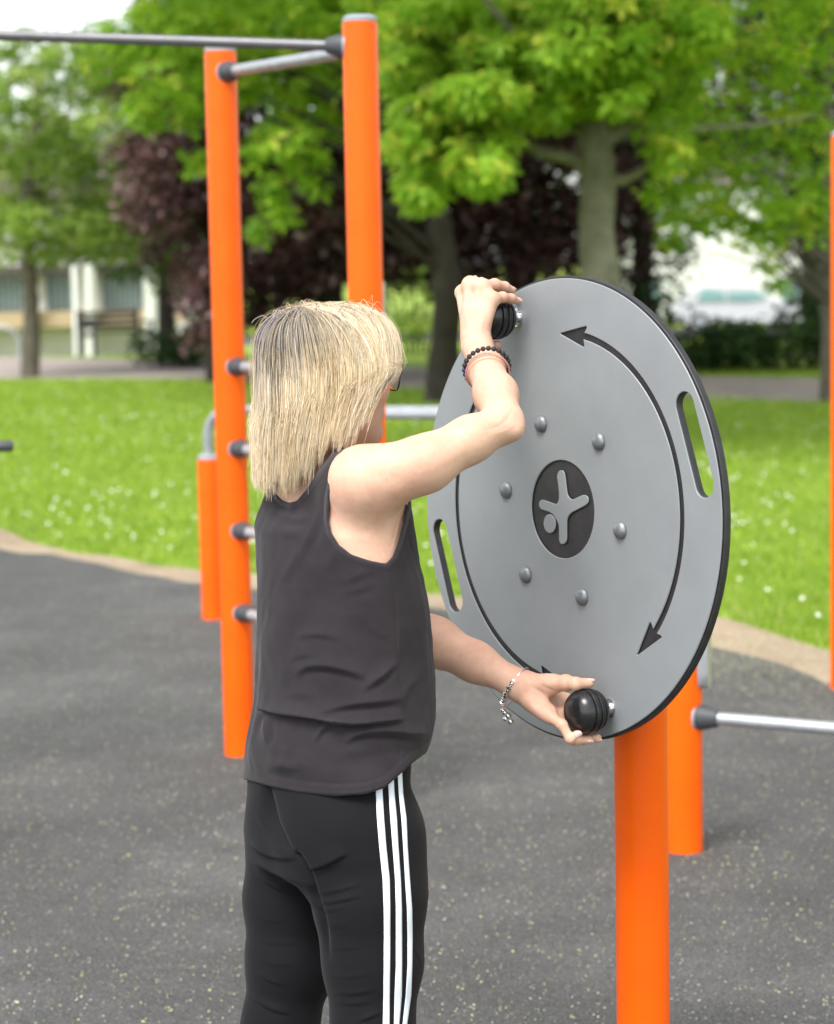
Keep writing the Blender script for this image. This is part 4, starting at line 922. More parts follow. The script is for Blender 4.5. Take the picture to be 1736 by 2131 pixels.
# tendons and folds of skin: a little real relief
cxp, cyp = projv(pB); SF = np.zeros(gx.shape)
for pts, amp, w_ in [([(1008, 896), (1035, 889), (1056, 874), (1066, 852)], -.9, 3.2), ([(1020, 905), (1050, 898), (1072, 880)], .7, 5), ([(983, 858), (996, 866), (1008, 870)], -1.2, 3), ([(826, 1130), (834, 1100), (838, 1070)], -1.2, 3), ([(812, 1140), (824, 1105), (830, 1070)], -.8, 3),
      ([(760, 975), (800, 985), (840, 1010)], -1.2, 16), ([(720, 1080), (760, 1100), (800, 1090)], 1.2, 22), ([(880, 1000), (930, 975), (980, 945)], -.9, 12), ([(1040, 850), (1035, 820), (1022, 790)], .8, 8), ([(1005, 840), (1000, 810), (992, 780)], -.8, 9),
      ([(980, 700), (973, 670), (968, 645)], .7, 3.2), ([(990, 700), (988, 665), (988, 638)], .7, 3.2), ([(1000, 700), (1004, 670), (1010, 648)], .6, 3.2), ([(981, 672), (980, 650)], -.5, 3), ([(997, 672), (999, 650)], -.5, 3),
      ([(1012, 672), (1022, 680), (1028, 690)], -.5, 1.8), ([(1010, 684), (1020, 692), (1024, 700)], -.5, 1.8), ([(962, 716), (985, 722), (1010, 718)], -.4, 2),
      ([(1102, 1428), (1128, 1440), (1146, 1462), (1156, 1486)], -1.1, 2.6), ([(1124, 1424), (1146, 1436), (1166, 1442)], -1.0, 2.6), ([(1130, 1460), (1150, 1478), (1166, 1482)], -.8, 2.2), ([(1088, 1396), (1086, 1420), (1090, 1446)], -.7, 2), ([(1094, 1398), (1092, 1420), (1097, 1450)], -.5, 2),
      ([(1176, 1412), (1180, 1428)], -.6, 2), ([(1205, 1410), (1208, 1424)], -.5, 2), ([(1000, 1365), (1040, 1382), (1080, 1396)], .8, 6), ([(940, 1330), (1000, 1355)], .8, 9)]:
    d, _, t = segd(smooth2(pts), False); SF += amp*.001*np.exp(-(d/w_)**2)*np.sin(pi*np.clip(t, .02, .98))**.5
fc = np.clip(-(NB@nrm(P(900, 1100, 1)-CP))*1.6, 0, 1)*((cxp > 700) & (cyp < 1560))
pB = pB+NB*(lut(SF, cxp, cyp)*fc)[:, None]
body = mk('body', pB, qB, M['skin'], person, True)
me = body.data
g.a = None
# eyes, nails
for s in (1, -1):
    mb = MB(); mb.lathe(Hh(.0785, s*.031, -.002), hf, [(.001, -.0005), (.0115, .0), (.0118, .004), (.009, .0095), (.005, .0118), (0, .0125)], 20); mb.go('eye', mat('eye', (.55, .55, .53), .15), person)
for k, (a, b, up, r) in enumerate(NAILS):
    d = nrm(b-a); up = nrm(up-d*(up@d)); sd = np.cross(d, up); mb = MB(); vs = []; nn = 9
    for i in range(nn):
        t = i/(nn-1); hw = r*.78*(1 if t < .7 else sqrt(max(1-((t-.7)/.34)**2, 0)))*(1 if t > .15 else .8)
        for j in range(7):
            u = (j-3)/3; vs.append(b+d*(-r*.75+t*r*1.95)+sd*hw*u+up*(r*1.03*sqrt(max(1-(u*.72)**2, 0))-.0004-(t*.9)**3*r*.25))
    mb.add(vs, [(i*7+j, i*7+j+1, (i+1)*7+j+1, (i+1)*7+j) for i in range(nn-1) for j in range(6)]); o = mb.go('fingernail', M['nail'], person, True, None)
    so_ = o.modifiers.new('thick', 'SOLIDIFY'); so_.thickness = .0006; so_.offset = 0

# ---- tank top
ARM = [(716, 940), (700, 975), (687, 1030), (684, 1080), (690, 1108), (706, 1134), (732, 1154), (768, 1166), (803, 1173), (817, 1158), (829, 1125), (838, 1092), (850, 1040), (1000, 1000), (1000, 880), (720, 890)]
NECK = [(560, 1000), (575, 1028), (588, 1041), (602, 1046), (618, 1042), (636, 1020), (660, 985), (682, 957), (694, 935), (694, 860), (560, 860)]
TA = polysdf(ARM)*PZ/F; TN = polysdf(NECK)*PZ/F
HEM = [(440, 1600), (505, 1621), (560, 1636), (620, 1649), (700, 1657), (760, 1653), (800, 1640), (830, 1612), (850, 1594), (880, 1570), (960, 1540)]
s2 = Grid(V3(-.36, 3.38, .78), V3(.14, 4.02, 1.46), .0026)
torso(s2, .0)
sl, (x, y, z) = s2.sl(s2.lo, s2.lo+s2.h*(s2.n-1)); a = s2.a
# sparse evaluation of the pattern cuts
idx = np.argwhere((a < .02) & (a > -.03)); pts = s2.lo+idx*s2.h; px, py = projv(pts)
depth0 = P(648, 1100, 3.70)@br
lat = pts@br-depth0
ca = lut(TA, px, py); mir = pts-2*np.outer(lat, br); mx_, my_ = projv(mir); cm = lut(TA, mx_, my_)
cutR = np.where(lat > .0, ca, .05); cutL = np.where(lat < .0, cm, .05)
cn = lut(TN, px, py)
hemy = np.interp(px, [h[0] for h in HEM], [h[1] for h in HEM]); ch_ = (hemy-py)*PZ/F
cut = np.minimum(np.minimum(cutR, cutL), np.minimum(cn, ch_))
val = a[tuple(idx.T)]
band = np.minimum(np.minimum(cutR, cutL), cn)
val = val-.0018*np.clip((.0075-band)/.0015, 0, 1)-.0012*np.exp(-((ch_-.022)/.0015)**2)*-.6
k = .0018; val = -smin(-val, cut, k)
under = (ch_ < .03) & (val < -.004); 
a[tuple(idx.T)] = val
deep = np.argwhere(a <= -.03)
# keep the inside solid only where the cuts allow it
if len(deep):
    pts = s2.lo+deep*s2.h; px, py = projv(pts); lat = pts@br-depth0; ca = lut(TA, px, py); mir = pts-2*np.outer(lat, br); mx_, my_ = projv(mir); cm = lut(TA, mx_, my_)
    cut = np.minimum(np.minimum(np.where(lat > 0, ca, .05), np.where(lat < 0, cm, .05)), np.minimum(lut(TN, px, py), (np.interp(px, [h[0] for h in HEM], [h[1] for h in HEM])-py)*PZ/F))
    a[tuple(deep.T)] = np.maximum(a[tuple(deep.T)], -cut)
pS, qS = s2.mesh('t', None, None); pS = relax(pS, qS, 2, .5)
def comp(p, q):        # keep the largest piece
    n = len(p); lab = np.arange(n)
    for _ in range(400):
        m_ = lab[q].min(1); new = lab.copy()
        for i in range(4): np.minimum.at(new, q[:, i], m_)
        new = new[new]
        if (new == lab).all(): break
        lab = new
    u, c = np.unique(lab, return_counts=True); big = u[c.argmax()]; keep = lab == big; mp = np.cumsum(keep)-1
    return p[keep], mp[q[keep[q[:, 0]]]]
pS, qS = comp(pS, qS)
nS = vnormals(pS, qS); px, py = projv(pS)
FOLD = [([(150, 1475), (230, 1510), (350, 1530), (480, 1545), (600, 1575), (700, 1588), (820, 1580), (1000, 1558)], 12, 44, 5),
        ([(385, 1300), (430, 1255), (500, 1240), (600, 1248), (700, 1275), (790, 1312)], 6.5, 30, 9),
        ([(540, 1510), (640, 1478), (740, 1462), (880, 1450), (1000, 1432)], 6, 30, 9),
        ([(760, 1395), (830, 1340), (900, 1290), (970, 1215)], 5, 22, 8),
        ([(490, 1690), (530, 1620), (590, 1572), (640, 1575), (690, 1600)], 5, 14, 6),
        ([(670, 1690), (720, 1650), (800, 1628), (920, 1622), (1060, 1640), (1180, 1640)], 7, 30, 8),
        ([(370, 1082), (440, 1062), (520, 1060), (590, 1072), (650, 1095)], 3.0, 22, 8), ([(330, 1210), (420, 1180), (520, 1175)], 2.2, 20, 8),
        ([(400, 640), (430, 560), (470, 480), (505, 400), (520, 330)], 4.5, 22, 10), ([(300, 770), (370, 640), (420, 560)], 3, 26, 12),
        ([(255, 330), (320, 385), (400, 405), (480, 380)], 3.5, 16, 8), ([(240, 430), (330, 480), (430, 470)], 2.2, 20, 10),
        ([(600, 760), (700, 745), (790, 700), (860, 690)], 2.2, 24, 10), ([(640, 820), (760, 800), (860, 760)], 2.0, 24, 10),
        ([(1000, 1500), (1010, 1400), (1060, 1330), (1100, 1350)], 4, 24, 12), ([(1150, 1250), (1130, 1000), (1100, 800), (1050, 560)], 3.2, 18, 9),
        ([(960, 1330), (975, 1150), (985, 1000)], 2.5, 16, 10), ([(200, 1850), (330, 1800), (520, 1830)], 2.2, 26, 14), ([(230, 1760), (300, 1820), (420, 1850)], 3.0, 20, 12),
        ([(560, 1780), (700, 1740), (900, 1730)], 2.5, 28, 16), ([(215, 1700), (212, 1620), (205, 1540)], 5, 16, 8), ([(150, 1620), (165, 1540), (205, 1500)], 4, 14, 6), ([(170, 1000), (230, 1200), (330, 1350)], 3, 30, 20),
        ([(300, 1420), (400, 1400), (520, 1420)], 2.5, 26, 12), ([(820, 1000), (880, 1060), (940, 1080)], 2.2, 22, 12), ([(640, 560), (600, 640), (560, 700)], 2, 24, 14)]
FM = foldmap([([c7(q) for q in p], a_*(1.55 if a_ > 8 else 1.2 if a_ > 4.9 else .95), w1*.36*1.5, w2*.36*(1.4 if a_ > 8 else 2.7)) for p, a_, w1, w2 in FOLD], 1)
seam = segd([c7(q) for q in [(928, 690), (955, 800), (968, 950), (970, 1150), (985, 1330), (1012, 1450), (1015, 1560), (985, 1700), (990, 1850)]], False)[0]
FM -= .0016*np.exp(-(seam/2.6)**2)
facing = np.clip(-(nS@nrm(P(700, 1300, 1)-CP))*1.6+.1, 0, 1)
inedge = np.clip(np.minimum(lut(TA, px, py), lut(TN, px, py))/.02, 0, 1)*np.clip(((np.interp(px, [h[0] for h in HEM], [h[1] for h in HEM])-py)*PZ/F)/.03, 0, 1)
hh = lut(FM, px, py)*facing*inedge
def wn(p, f, sd):
    R_ = np.random.default_rng(sd); o = 0
    for k in range(7):
        d_ = R_.normal(0, 1, 3); d_ /= np.linalg.norm(d_); d_ *= f*R_.uniform(.6, 1.5); o = o+np.sin(p@d_+R_.uniform(0, 6))
    return o/7
hh += (.0022*wn(pS, 75, 3)+.0012*wn(pS+.02*wn(pS, 40, 5)[:, None], 170, 4))*inedge
# the unseen front gets loose vertical drapes of its own
ang = np.arctan2((pS-P(648, 1100, 3.7))@bf, (pS-P(648, 1100, 3.7))@br)
hh += (1-facing)*.0035*np.sin(ang*11+2*np.sin(pS[:, 2]*9))*np.clip((1.2-pS[:, 2])*4, 0, 1)*np.clip((pS[:, 2]-.86)*12, 0, 1)
hd_ = np.interp(px, [h[0] for h in HEM], [h[1] for h in HEM])-py; hh += facing*(-.0011*np.exp(-((hd_-24)/2.2)**2)-.0007*np.exp(-((hd_-10)/2.)**2)+.0006*((hd_ < 24) & (hd_ > 3)))
pS = pS+nS*hh[:, None]; pS = relax(pS, qS, 1, .25)
bv_ = np.minimum(np.where(((pS@br-depth0) > 0), lut(TA, px, py), .05), lut(TN, px, py)); lm = ((pS@br-depth0) < 0); mir = pS-2*np.outer(pS@br-depth0, br); mx_, my_ = projv(mir); bv_ = np.where(lm, np.minimum(bv_, lut(TA, mx_, my_)), bv_)
top = mk('tank_top', pS, qS, [M['shirt'], M['trim']], person, True, (bv_[qS].mean(1) < .0085).astype(np.int32))

# ---- leggings
g3 = Grid(V3(-.34, 3.30, .04), V3(.16, 4.05, 1.02), .003)
PSEC = [(1480, 545, 872, 3.70, .150), (1560, 522, 860, 3.70, .160), (1626, 507, 856, 3.70, .168), (1702, 511, 872, 3.695, .172), (1740, 517, 878, 3.69, .172), (1766, 530, 880, 3.69, .165), (1800, 545, 878, 3.68, .15), (1830, 600, 868, 3.66, .12)]
fn, zz = loft(PSEC, -.002)
g3.add(fn, (-.5, 3., zz[0]), (.3, 4.3, zz[-1]), 0)
RH = P(772, 1740, 3.62); LH = P(622, 1740, 3.775)
RK = P(776, 2128, 3.60); LK = P(583, 2132, 3.76)
g3.chain([RH, P(769, 1870, 3.615), P(776, 2000, 3.61), RK], [.0850, .0865, .0755, .0640], .03)
g3.chain([LH, P(612, 1868, 3.77), P(607, 2000, 3.765), LK], [.0800, .0820, .0740, .0580], .02)
RA = V3(RK[0]-.015, RK[1]-.045, .09); LA = V3(LK[0]-.07, LK[1]-.03, .09)
for kn, an in ((RK, RA), (LK, LA)):
    mid = kn*.62+an*.38; g3.chain([kn, mid-bf*.022, kn*.3+an*.7-bf*.008, an], [.0620, .0560, .042, .033], .025)
g3.ell(P(692, 1738, 3.615), (.066, .076, .078), [bf, br, Z], .05); g3.ell(P(604, 1744, 3.735), (.060, .068, .072), [bf, br, Z], .05)
pL, qL = g3.mesh('l', None, None); pL = relax(pL, qL, 2, .5); nL = vnormals(pL, qL); px, py = projv(pL)
FL = [([(580, 992), (650, 975), (740, 945), (880, 870)], 7, 60, 5), ([(590, 1030), (680, 1005), (840, 935)], 2.5, 14, 5), ([(635, 1165), (700, 1168), (800, 1145), (980, 1100)], 2.6, 16, 5), ([(640, 1238), (740, 1235), (860, 1210), (980, 1183)], 3.4, 18, 6),
      ([(655, 1300), (760, 1290), (860, 1268)], 1.6, 16, 6), ([(150, 790), (230, 850), (330, 893), (500, 912)], 5, 50, 5), ([(175, 975), (250, 1060), (350, 1120), (540, 1195)], 3.6, 20, 6), ([(180, 940), (240, 1010), (330, 1070), (500, 1110)], 2.2, 14, 6),
      ([(200, 1745), (270, 1800), (400, 1850)], 3.2, 20, 6), ([(165, 1925), (250, 1990), (340, 2035), (460, 2065)], 4.5, 26, 6), ([(780, 1895), (900, 1915), (1100, 1880)], 2.4, 18, 7), ([(800, 1972), (900, 1990), (1050, 1972)], 2.6, 18, 7), ([(960, 2115), (1040, 2085), (1140, 2045)], 3.5, 18, 7),
      ([(690, 1400), (780, 1410), (880, 1395)], 1.2, 18, 8), ([(720, 1560), (830, 1580), (960, 1560)], 1.0, 20, 8), ([(200, 1330), (300, 1370), (420, 1370)], 1.2, 20, 8), ([(210, 1500), (330, 1540), (500, 1530)], 1.2, 22, 8), ([(780, 1780), (900, 1790), (1050, 1760)], 1.3, 20, 8), ([(210, 1650), (330, 1700), (480, 1690)], 1.2, 20, 8),
      ([(1160, 1500), (1180, 1700), (1150, 1850)], 1.2, 14, 8), ([(1370, 1560), (1420, 1640), (1430, 1700)], 1.2, 12, 8), ([(190, 560), (240, 640), (300, 700)], 1.2, 22, 12)]
FP = foldmap([([c8(q) for q in p], a_, w1*.28*1.5, w2*.28*1.5) for p, a_, w1, w2 in FL])
cleft = [c8(q) for q in [(283, 360), (290, 470), (315, 610), (350, 700), (400, 790), (450, 845), (495, 890)]]
d, s_, t = segd(smooth2(cleft), False); w_ = np.sin(pi*np.clip(.12+t*.8, 0, 1))
FP += -.016*w_*np.exp(-(d/9)**1.4)
ins = [c8(q) for q in [(495, 880), (560, 960), (590, 1010), (640, 1180), (690, 1340), (730, 1560), (745, 1680)]]
d, s_, t = segd(smooth2(ins), False); FP += -.010*np.exp(-(d/6)**1.5)*np.clip((1-t)*3, 0, 1)
facing = np.clip(-(nL@nrm(P(700, 1900, 1)-CP))*1.8+.05, 0, 1)*(py < 2150)
hh = lut(FP, px, py)*facing+(py > 2140)*.0022*np.sin(pL[:, 2]*95+3*np.sin(pL[:, 0]*30))*np.clip((.4-pL[:, 2])*5, 0, 1)
pL = pL+nL*hh[:, None]; pL = relax(pL, qL, 1, .35)
leg = mk('leggings', pL, qL, M['legging'], person, True)
tree = BVHTree.FromPolygons([Vector(a) for a in pL], [tuple(q) for q in qL.tolist()])
SX = [(1090, 1138, 1183, 1224, 1257, 1288), ] 
rows = [(1590, 1082, 1130, 1172, 1214, 1246, 1278), (1650, 1090, 1139, 1184, 1226, 1258, 1290), (1704, 1098, 1150, 1197, 1245, 1279, 1316), (1760, 1114, 1166, 1213, 1256, 1292, 1324), (1830, 1140, 1192, 1232, 1274, 1306, 1341), (1890, 1148, 1196, 1238, 1282, 1320, 1357), (1950, 1150, 1196, 1238, 1283, 1324, 1360), (2010, 1148, 1194, 1238, 1283, 1324, 1358), (2070, 1146, 1192, 1228, 1281, 1311, 1350), (2131, 1142, 1190, 1224, 1262, 1288, 1320), (2250, 1120, 1170, 1205, 1240, 1268, 1300), (2450, 1080, 1125, 1160, 1195, 1225, 1255), (2560, 1060, 1100, 1135, 1170, 1200, 1230)]
ry = np.array([r[0] for r in rows], float); rx = np.array([[477.2+q*.2799 for q in r[1:]] for r in rows])
for k in range(3):
    vs = []; ok = []; yy = np.arange(1592, 2560, 4.)
    for y_ in yy:
        xa, xb = np.interp(y_, ry, rx[:, 2*k]), np.interp(y_, ry, rx[:, 2*k+1]); row = []
        for j in range(5):
            x_ = xa+(xb-xa)*j/4; r_ = ray(x_, y_); h = tree.ray_cast(Vector(CP), Vector(r_/np.linalg.norm(r_)))
            row.append(None if h[0] is None else np.array(h[0])+np.array(h[1])*.0011)
        if any(q is None for q in row): break
        vs += row
    n = len(vs)//5; mk('side_stripe', vs, [(i*5+j, (i+1)*5+j, (i+1)*5+j+1, i*5+j+1) for i in range(n-1) for j in range(4)], M['stripe'], person, True).modifiers.new('s', 'SOLIDIFY').thickness = .0008
# ---- shoes
for an in (RA, LA):
    s4 = Grid(an+V3(-.2, -.2, -.1), an+V3(.27, .27, .08), .004); an0 = V3(an[0], an[1], 0)
    s4.cone(an0+Z*.09-bf*.005, an0+Z*.055-bf*.01, .04, .042, .02); s4.cone(an0+Z*.045-bf*.02, an0+bf*.13+Z*.035, .038, .036, .03); s4.cone(an0+bf*.11+Z*.033+br*.008, an0+bf*.14+Z*.03-br*.008, .036, .03, .02)
    a_ = s4.a; zz = s4.ax[2][None, None, :]; s4.a = np.maximum(a_, .018-zz); p_, q_ = s4.mesh('', None, None); sh = mk('shoe', relax(p_, q_, 2), q_, M['shoe'], person, True)
    s5 = Grid(an+V3(-.2, -.2, -.1), an+V3(.27, .27, .0), .004); s5.cone(an0+Z*.02-bf*.022, an0+bf*.132+Z*.02, .043, .041, .03); s5.a = np.maximum(np.maximum(s5.a, .002-s5.ax[2][None, None, :]), s5.ax[2][None, None, :]-.022); p_, q_ = s5.mesh('', None, None); mk('sole', p_, q_, M['sole'], sh, True)

# ---- hair
thh = radians(47); kf, kr = hf, hr; hf = V3(sin(thh), cos(thh), 0); hr = V3(cos(thh), -sin(thh), 0)
HT = P(694, 634, 3.70)[2]
def hbot(ph):          # lowest picture row of the hair for each direction around the head
    a = [-180, -120, -90, -60, -30, 0, 20, 45, 60, 75, 90, 105, 120, 135, 150, 165, 180, 200, 225, 240]; b = [1022, 1005, 930, 850, 770, 738, 738, 750, 768, 800, 856, 903, 920, 948, 980, 1008, 1020, 1023, 1014, 1005]
    ph = (np.asarray(ph)+120) % 360-120; return np.interp(ph, a, b)
nst = 46
def strand_paths(ph, inset, dlen, part, curl=None):
    """ph degrees N; returns N x nst x 3"""
    N = len(ph); s = np.linspace(0, 1, nst)[None, :]; f1 = .36
    yb = hbot(ph)+dlen-22*np.exp(-((((ph+360) % 360)-200)/48)**2);  yb = np.maximum(yb, 736.+np.abs(dlen)*.55); zb = np.array([P(680, y_, 3.70)[2] for y_ in yb]); pr = np.radians(ph[:, None]+11*np.exp(-((ph-80)/34)**2)[:, None]*s**1.6+(0 if curl is None else curl[:, None]*s**2))
    dirv = np.cos(pr)[..., None]*hf*V3(1, 1, 0)+np.sin(pr)[..., None]*hr
    u = np.clip(s/f1, 0, 1)*pi/2; e = 2/2.3
    rho = np.sin(u)**e; hz = (1-np.cos(u)**e)
    Rr = (.1225-inset)[:, None]; Hd = .100; zt = HT-inset[:, None]
    t = np.clip((s-f1)/(1-f1), 0, 1)
    z = zt-Hd*hz-(zt-Hd-zb[:, None])*t
    z = np.where(s > f1, zt-Hd-(zt-Hd-zb[:, None])*t, z)
    # outline factor down the length: slight belly then tucking towards the neck
    yy = t*np.clip((yb[:, None]-740)/280, 0, 1)
    back = np.clip(-np.cos(pr), 0, 1)
    fac = 1+.008*np.sin(yy*pi)-.14*np.clip(yy-.55, 0, 1)*1.6*(1-.05*back)
    front = np.clip(np.cos(pr)-.55, 0, 1); fac = fac-front*.42*np.clip((s-.1)*1.3, 0, 1)
    x = rho*Rr*fac
    cx = P(690, 640, 3.705); ax_top = HCH*V3(1, 1, 0); 
    shift = np.clip(t-.45, 0, 1)[..., None]*(-hf*V3(1, 1, 0))*.030
    p = ax_top+dirv*x[..., None]+shift; p[..., 2] = z
    p += (1-np.clip(s/f1, 0, 1))[..., None]*part[:, None, None]*hf*V3(1, 1, 0)
    for _ in range(14): p[:, 1:-1] = (p[:, :-2]+2*p[:, 1:-1]+p[:, 2:])/4
    return p
# base volume under the strands
pa = np.linspace(-180, 180, 181)[:-1]; sp = strand_paths(pa, np.full(180, .013), np.full(180, -16.), np.full(180, -.01))
v = sp.reshape(-1, 3); f = np.array([(i*nst+j, i*nst+j+1, ((i+1) % 180)*nst+j+1, ((i+1) % 180)*nst+j) for i in range(180) for j in range(nst-1)])
# close it inwards
bot = sp[:, -1]; ctr_ = bot*.55+(HC*V3(1, 1, 0)+V3(0, 0, 1)*0)*.45*V3(1, 1, 0); ctr_[:, 2] = bot[:, 2]+.03
v = np.concatenate([v, ctr_]); f = np.concatenate([f, [(i*nst+nst-1, 180*nst+i, 180*nst+(i+1) % 180, ((i+1) % 180)*nst+nst-1) for i in range(180)]])
# streak colour per strand
BL = np.array([(.80, .63, .40), (.70, .53, .31), (.88, .76, .54), (.55, .40, .23), (.93, .87, .72), (.34, .24, .15)]); BW = [.32, .18, .28, .06, .14, .02]
DKC = np.array([.045, .036, .040]); GREY = np.array([.42, .38, .36])
def haircol(ph, s, base, r):
    """N x S x 3"""
    c = np.repeat(base[:, None, :], s.shape[1], 1); pm = (ph+360) % 360
    w_dark = np.exp(-((pm-203)/9)**2)*1.0+np.exp(-((pm-184)/24)**2)*.42+np.exp(-((pm-150)/14)**2)*.26+np.exp(-((pm-110)/9)**2)*.18
    d = (r < w_dark)[:, None]*np.clip(1.25-s*1.35, 0, 1)
    root = np.clip((.33+.20*(r[:, None]-.5)+.12*np.exp(-((pm-185)/40)**2)[:, None]-s)/.16, 0, 1)*np.where(((r*7.3) % 1) < .7, 1, .3)[:, None]*np.clip(.45+.75*np.exp(-((pm-180)/55)**2)[:, None], 0, 1)
    k = np.clip(np.maximum(d, root*.92), 0, 1)[..., None]
    mixd = np.where((((r*13.7) % 1) < .45)[:, None, None], GREY, DKC+.05)
    return c*(1-k)+mixd*k
sB = np.repeat(np.linspace(0, 1, nst)[None], 180, 0); cb = haircol(pa, sB, np.array([.62, .46, .27])*rng.uniform(.8, 1.15, (180, 1)), rng.uniform(0, 1, 180))*.72
hbase = mk('hair', v, f, M['hairbase'], person, True); vcol(hbase, np.concatenate([cb.reshape(-1, 3), np.repeat([[.3, .2, .1]], 180, 0)]))
def ribbons(name, paths, rad, colr, parent, seg=3, mm=None):
    N, S, _ = paths.shape; T = np.gradient(paths, axis=1); T /= np.linalg.norm(T, axis=2)[..., None]+1e-9
    up_ = paths-(HC-Z*.05); up_ /= np.linalg.norm(up_, axis=2)[..., None]; sd = np.cross(T, up_); sd /= np.linalg.norm(sd, axis=2)[..., None]+1e-9; no = np.cross(sd, T)
    rings = []
    for j in range(seg):
        a = 2*pi*j/seg+pi/2; rings.append(paths+(sd*cos(a)+no*sin(a)*.75)*rad[..., None])
    v = np.stack(rings, 2).reshape(-1, 3); i = np.arange(N)[:, None, None]; s_ = np.arange(S-1)[None, :, None]; j = np.arange(seg)[None, None, :]
    b = i*S*seg; f = np.stack(np.broadcast_arrays(b+s_*seg+j, b+s_*seg+(j+1) % seg, b+(s_+1)*seg+(j+1) % seg, b+(s_+1)*seg+j), -1).reshape(-1, 4)
    o = mk(name, v, f, mm or M['hair'], parent, True); vcol(o, np.repeat(colr.reshape(-1, 3), seg, 0)); return o
def make_strands(N, r0, seed, inset_hi, jit):
    R2 = np.random.default_rng(seed); ncl = 420; cph = R2.uniform(-100, 260, ncl); cin = R2.uniform(0, inset_hi*.8, ncl); cl_ = R2.normal(0, 14, ncl); cw = R2.uniform(-1, 1, (ncl, 3))
    ci = R2.integers(0, ncl, N); ph = cph[ci]+R2.normal(0, 3.0, N); ins_ = np.clip(cin[ci]+R2.normal(0, .0022, N), 0, .016); dl = cl_[ci]+R2.normal(0, 7, N)-np.abs(R2.normal(0, 6, N)); dl = np.where(R2.uniform(0, 1, N) < .16, dl-R2.uniform(8, 110, N), dl)
    part = R2.uniform(-.055, .05, N); p = strand_paths(ph, ins_, dl, part, (cph[ci]-ph)*.55); s = np.linspace(0, 1, nst)[None, :]
    # root ends off the parting so that the crown reads as combed strands
    f0 = R2.uniform(0, .16, N)[:, None]; 
    w1 = cw[ci]; wob = np.sin(s*pi*(1.2+w1[:, :1])+w1[:, 1:2]*6)*.0035*(s**1.2)+np.sin(s*7+R2.uniform(0, 6, (N, 1)))*.0004*s
    pr = np.radians(ph); tang = -np.sin(pr)[:, None]*hf+np.cos(pr)[:, None]*hr; outw = np.cos(pr)[:, None]*hf+np.sin(pr)[:, None]*hr
    p += wob[..., None]*tang[:, None, :]+(np.sin(s*7+w1[:, 2:3]*5)*.0012*s+R2.normal(0, .0008, (N, 1))*s+(s**6)*R2.normal(0, .0025, (N, 1)))[..., None]*outw[:, None, :]
    # sweep: strands lean slightly backwards from parting
    rad = r0*R2.uniform(.6, 1.25, (N, 1))*np.clip(np.sin(pi*np.clip(s*.93+.06, 0, 1))**.35, .12, 1)
    base = BL[R2.choice(len(BL), N, p=BW)]*R2.uniform(.85, 1.1, (N, 1)); cc = haircol(ph, np.repeat(s, N, 0), base, np.clip(.5*R2.uniform(0, 1, N)+.5*((cph[ci]*7.7) % 1), 0, 1))
    return p, rad, cc
p, rad, cc = make_strands(14000, .00050, 5, .009, 1); ribbons('hair_strands', p, rad, cc, hbase)
# fine flyaways and frizz
R3 = np.random.default_rng(9); N = 170; ph = R3.uniform(-90, 260, N); s = np.linspace(0, 1, nst)[None, :]
p = strand_paths(ph, R3.uniform(-.006, -.001, N), R3.normal(-20, 25, N), R3.uniform(-.05, .05, N)); pr = np.radians(ph); outw = np.cos(pr)[:, None]*hf+np.sin(pr)[:, None]*hr
p += (np.sin(s*R3.uniform(3, 9, (N, 1))+R3.uniform(0, 6, (N, 1)))*.003+.002)[..., None]*outw[:, None, :]
fly = [p]; frad = [np.full((N, nst), .00028)*np.clip(1.2-s, .2, 1)]
N = 150; bx = R3.uniform(560, 775, N); by = 632+((bx-690)/150)**4*38+6; by = by+R3.uniform(0, 16, N); dz = R3.uniform(3.60, 3.80, N)
loops = []
for i in range(N):
    c = P(bx[i], by[i]+6, dz[i]); wd = R3.uniform(.010, .036)*R3.choice([-1, 1]); hg = R3.uniform(.008, .020)*(1.25 if 590 < bx[i] < 660 or 730 < bx[i] < 765 else .8); pw = R3.uniform(.7, 1.6); t = np.linspace(0, 1, nst)
    hz_ = hg*np.sin(pi*t**pw)*(1+.15*np.sin(t*9+i)); st = c+np.c_[wd*t+hg*.5*np.sin(t*pi)*R3.normal(0, .6), .02*np.sin(t*3+i)*R3.normal(0, 1), hz_-.006*t*abs(wd)/.03]; loops.append(st)
lp2 = np.array(loops); fly.append(lp2); frad.append(np.full((N, nst), .00036))
P_ = np.concatenate(fly); RD = np.concatenate(frad); nb = BL[R3.choice(len(BL), len(P_))]*.95; nb[170:][R3.uniform(0, 1, N) < .35] = (.1, .08, .08)
ribbons('flyaway_hair', P_, RD, np.repeat(nb[:, None], nst, 1), hbase)
hf, hr = kf, kr
# ---- glasses, earring wire, bracelets, rings
mb = MB(); lc = lambda f, r, u: Hh(f, r, u)
for s in (1, -1):
    pts = [lc(.107-.012*abs(cos(t)) , s*(.033+.027*cos(t)), -.008+.021*sin(t)*(1 if sin(t) < 0 else .85)) for t in np.linspace(0, 2*pi, 33)]; mb.tube(pts, .0011, 6, False)
mb.tube([lc(.112, -.006, -.002), lc(.114, 0, .0), lc(.112, .006, -.002)], .0008, 6)
for s in (1, -1): mb.tube([lc(.100, s*.060, .0), lc(.088, s*.073, .0), lc(.03, s*.081, -.002), lc(-.02, s*.082, -.01)], .0011, 6)
gl = mb.go('glasses', mat('dark_wire', (.06, .04, .04), .3, metal=.8), person)
gm = bpy.data.materials.new('lens'); gm.use_nodes = True; b_ = gm.node_tree.nodes['Principled BSDF']; b_.inputs['Transmission Weight'].default_value = 1; b_.inputs['Roughness'].default_value = .02; b_.inputs['IOR'].default_value = 1.15; b_.inputs['Base Color'].default_value = (.95, .9, .9, 1)
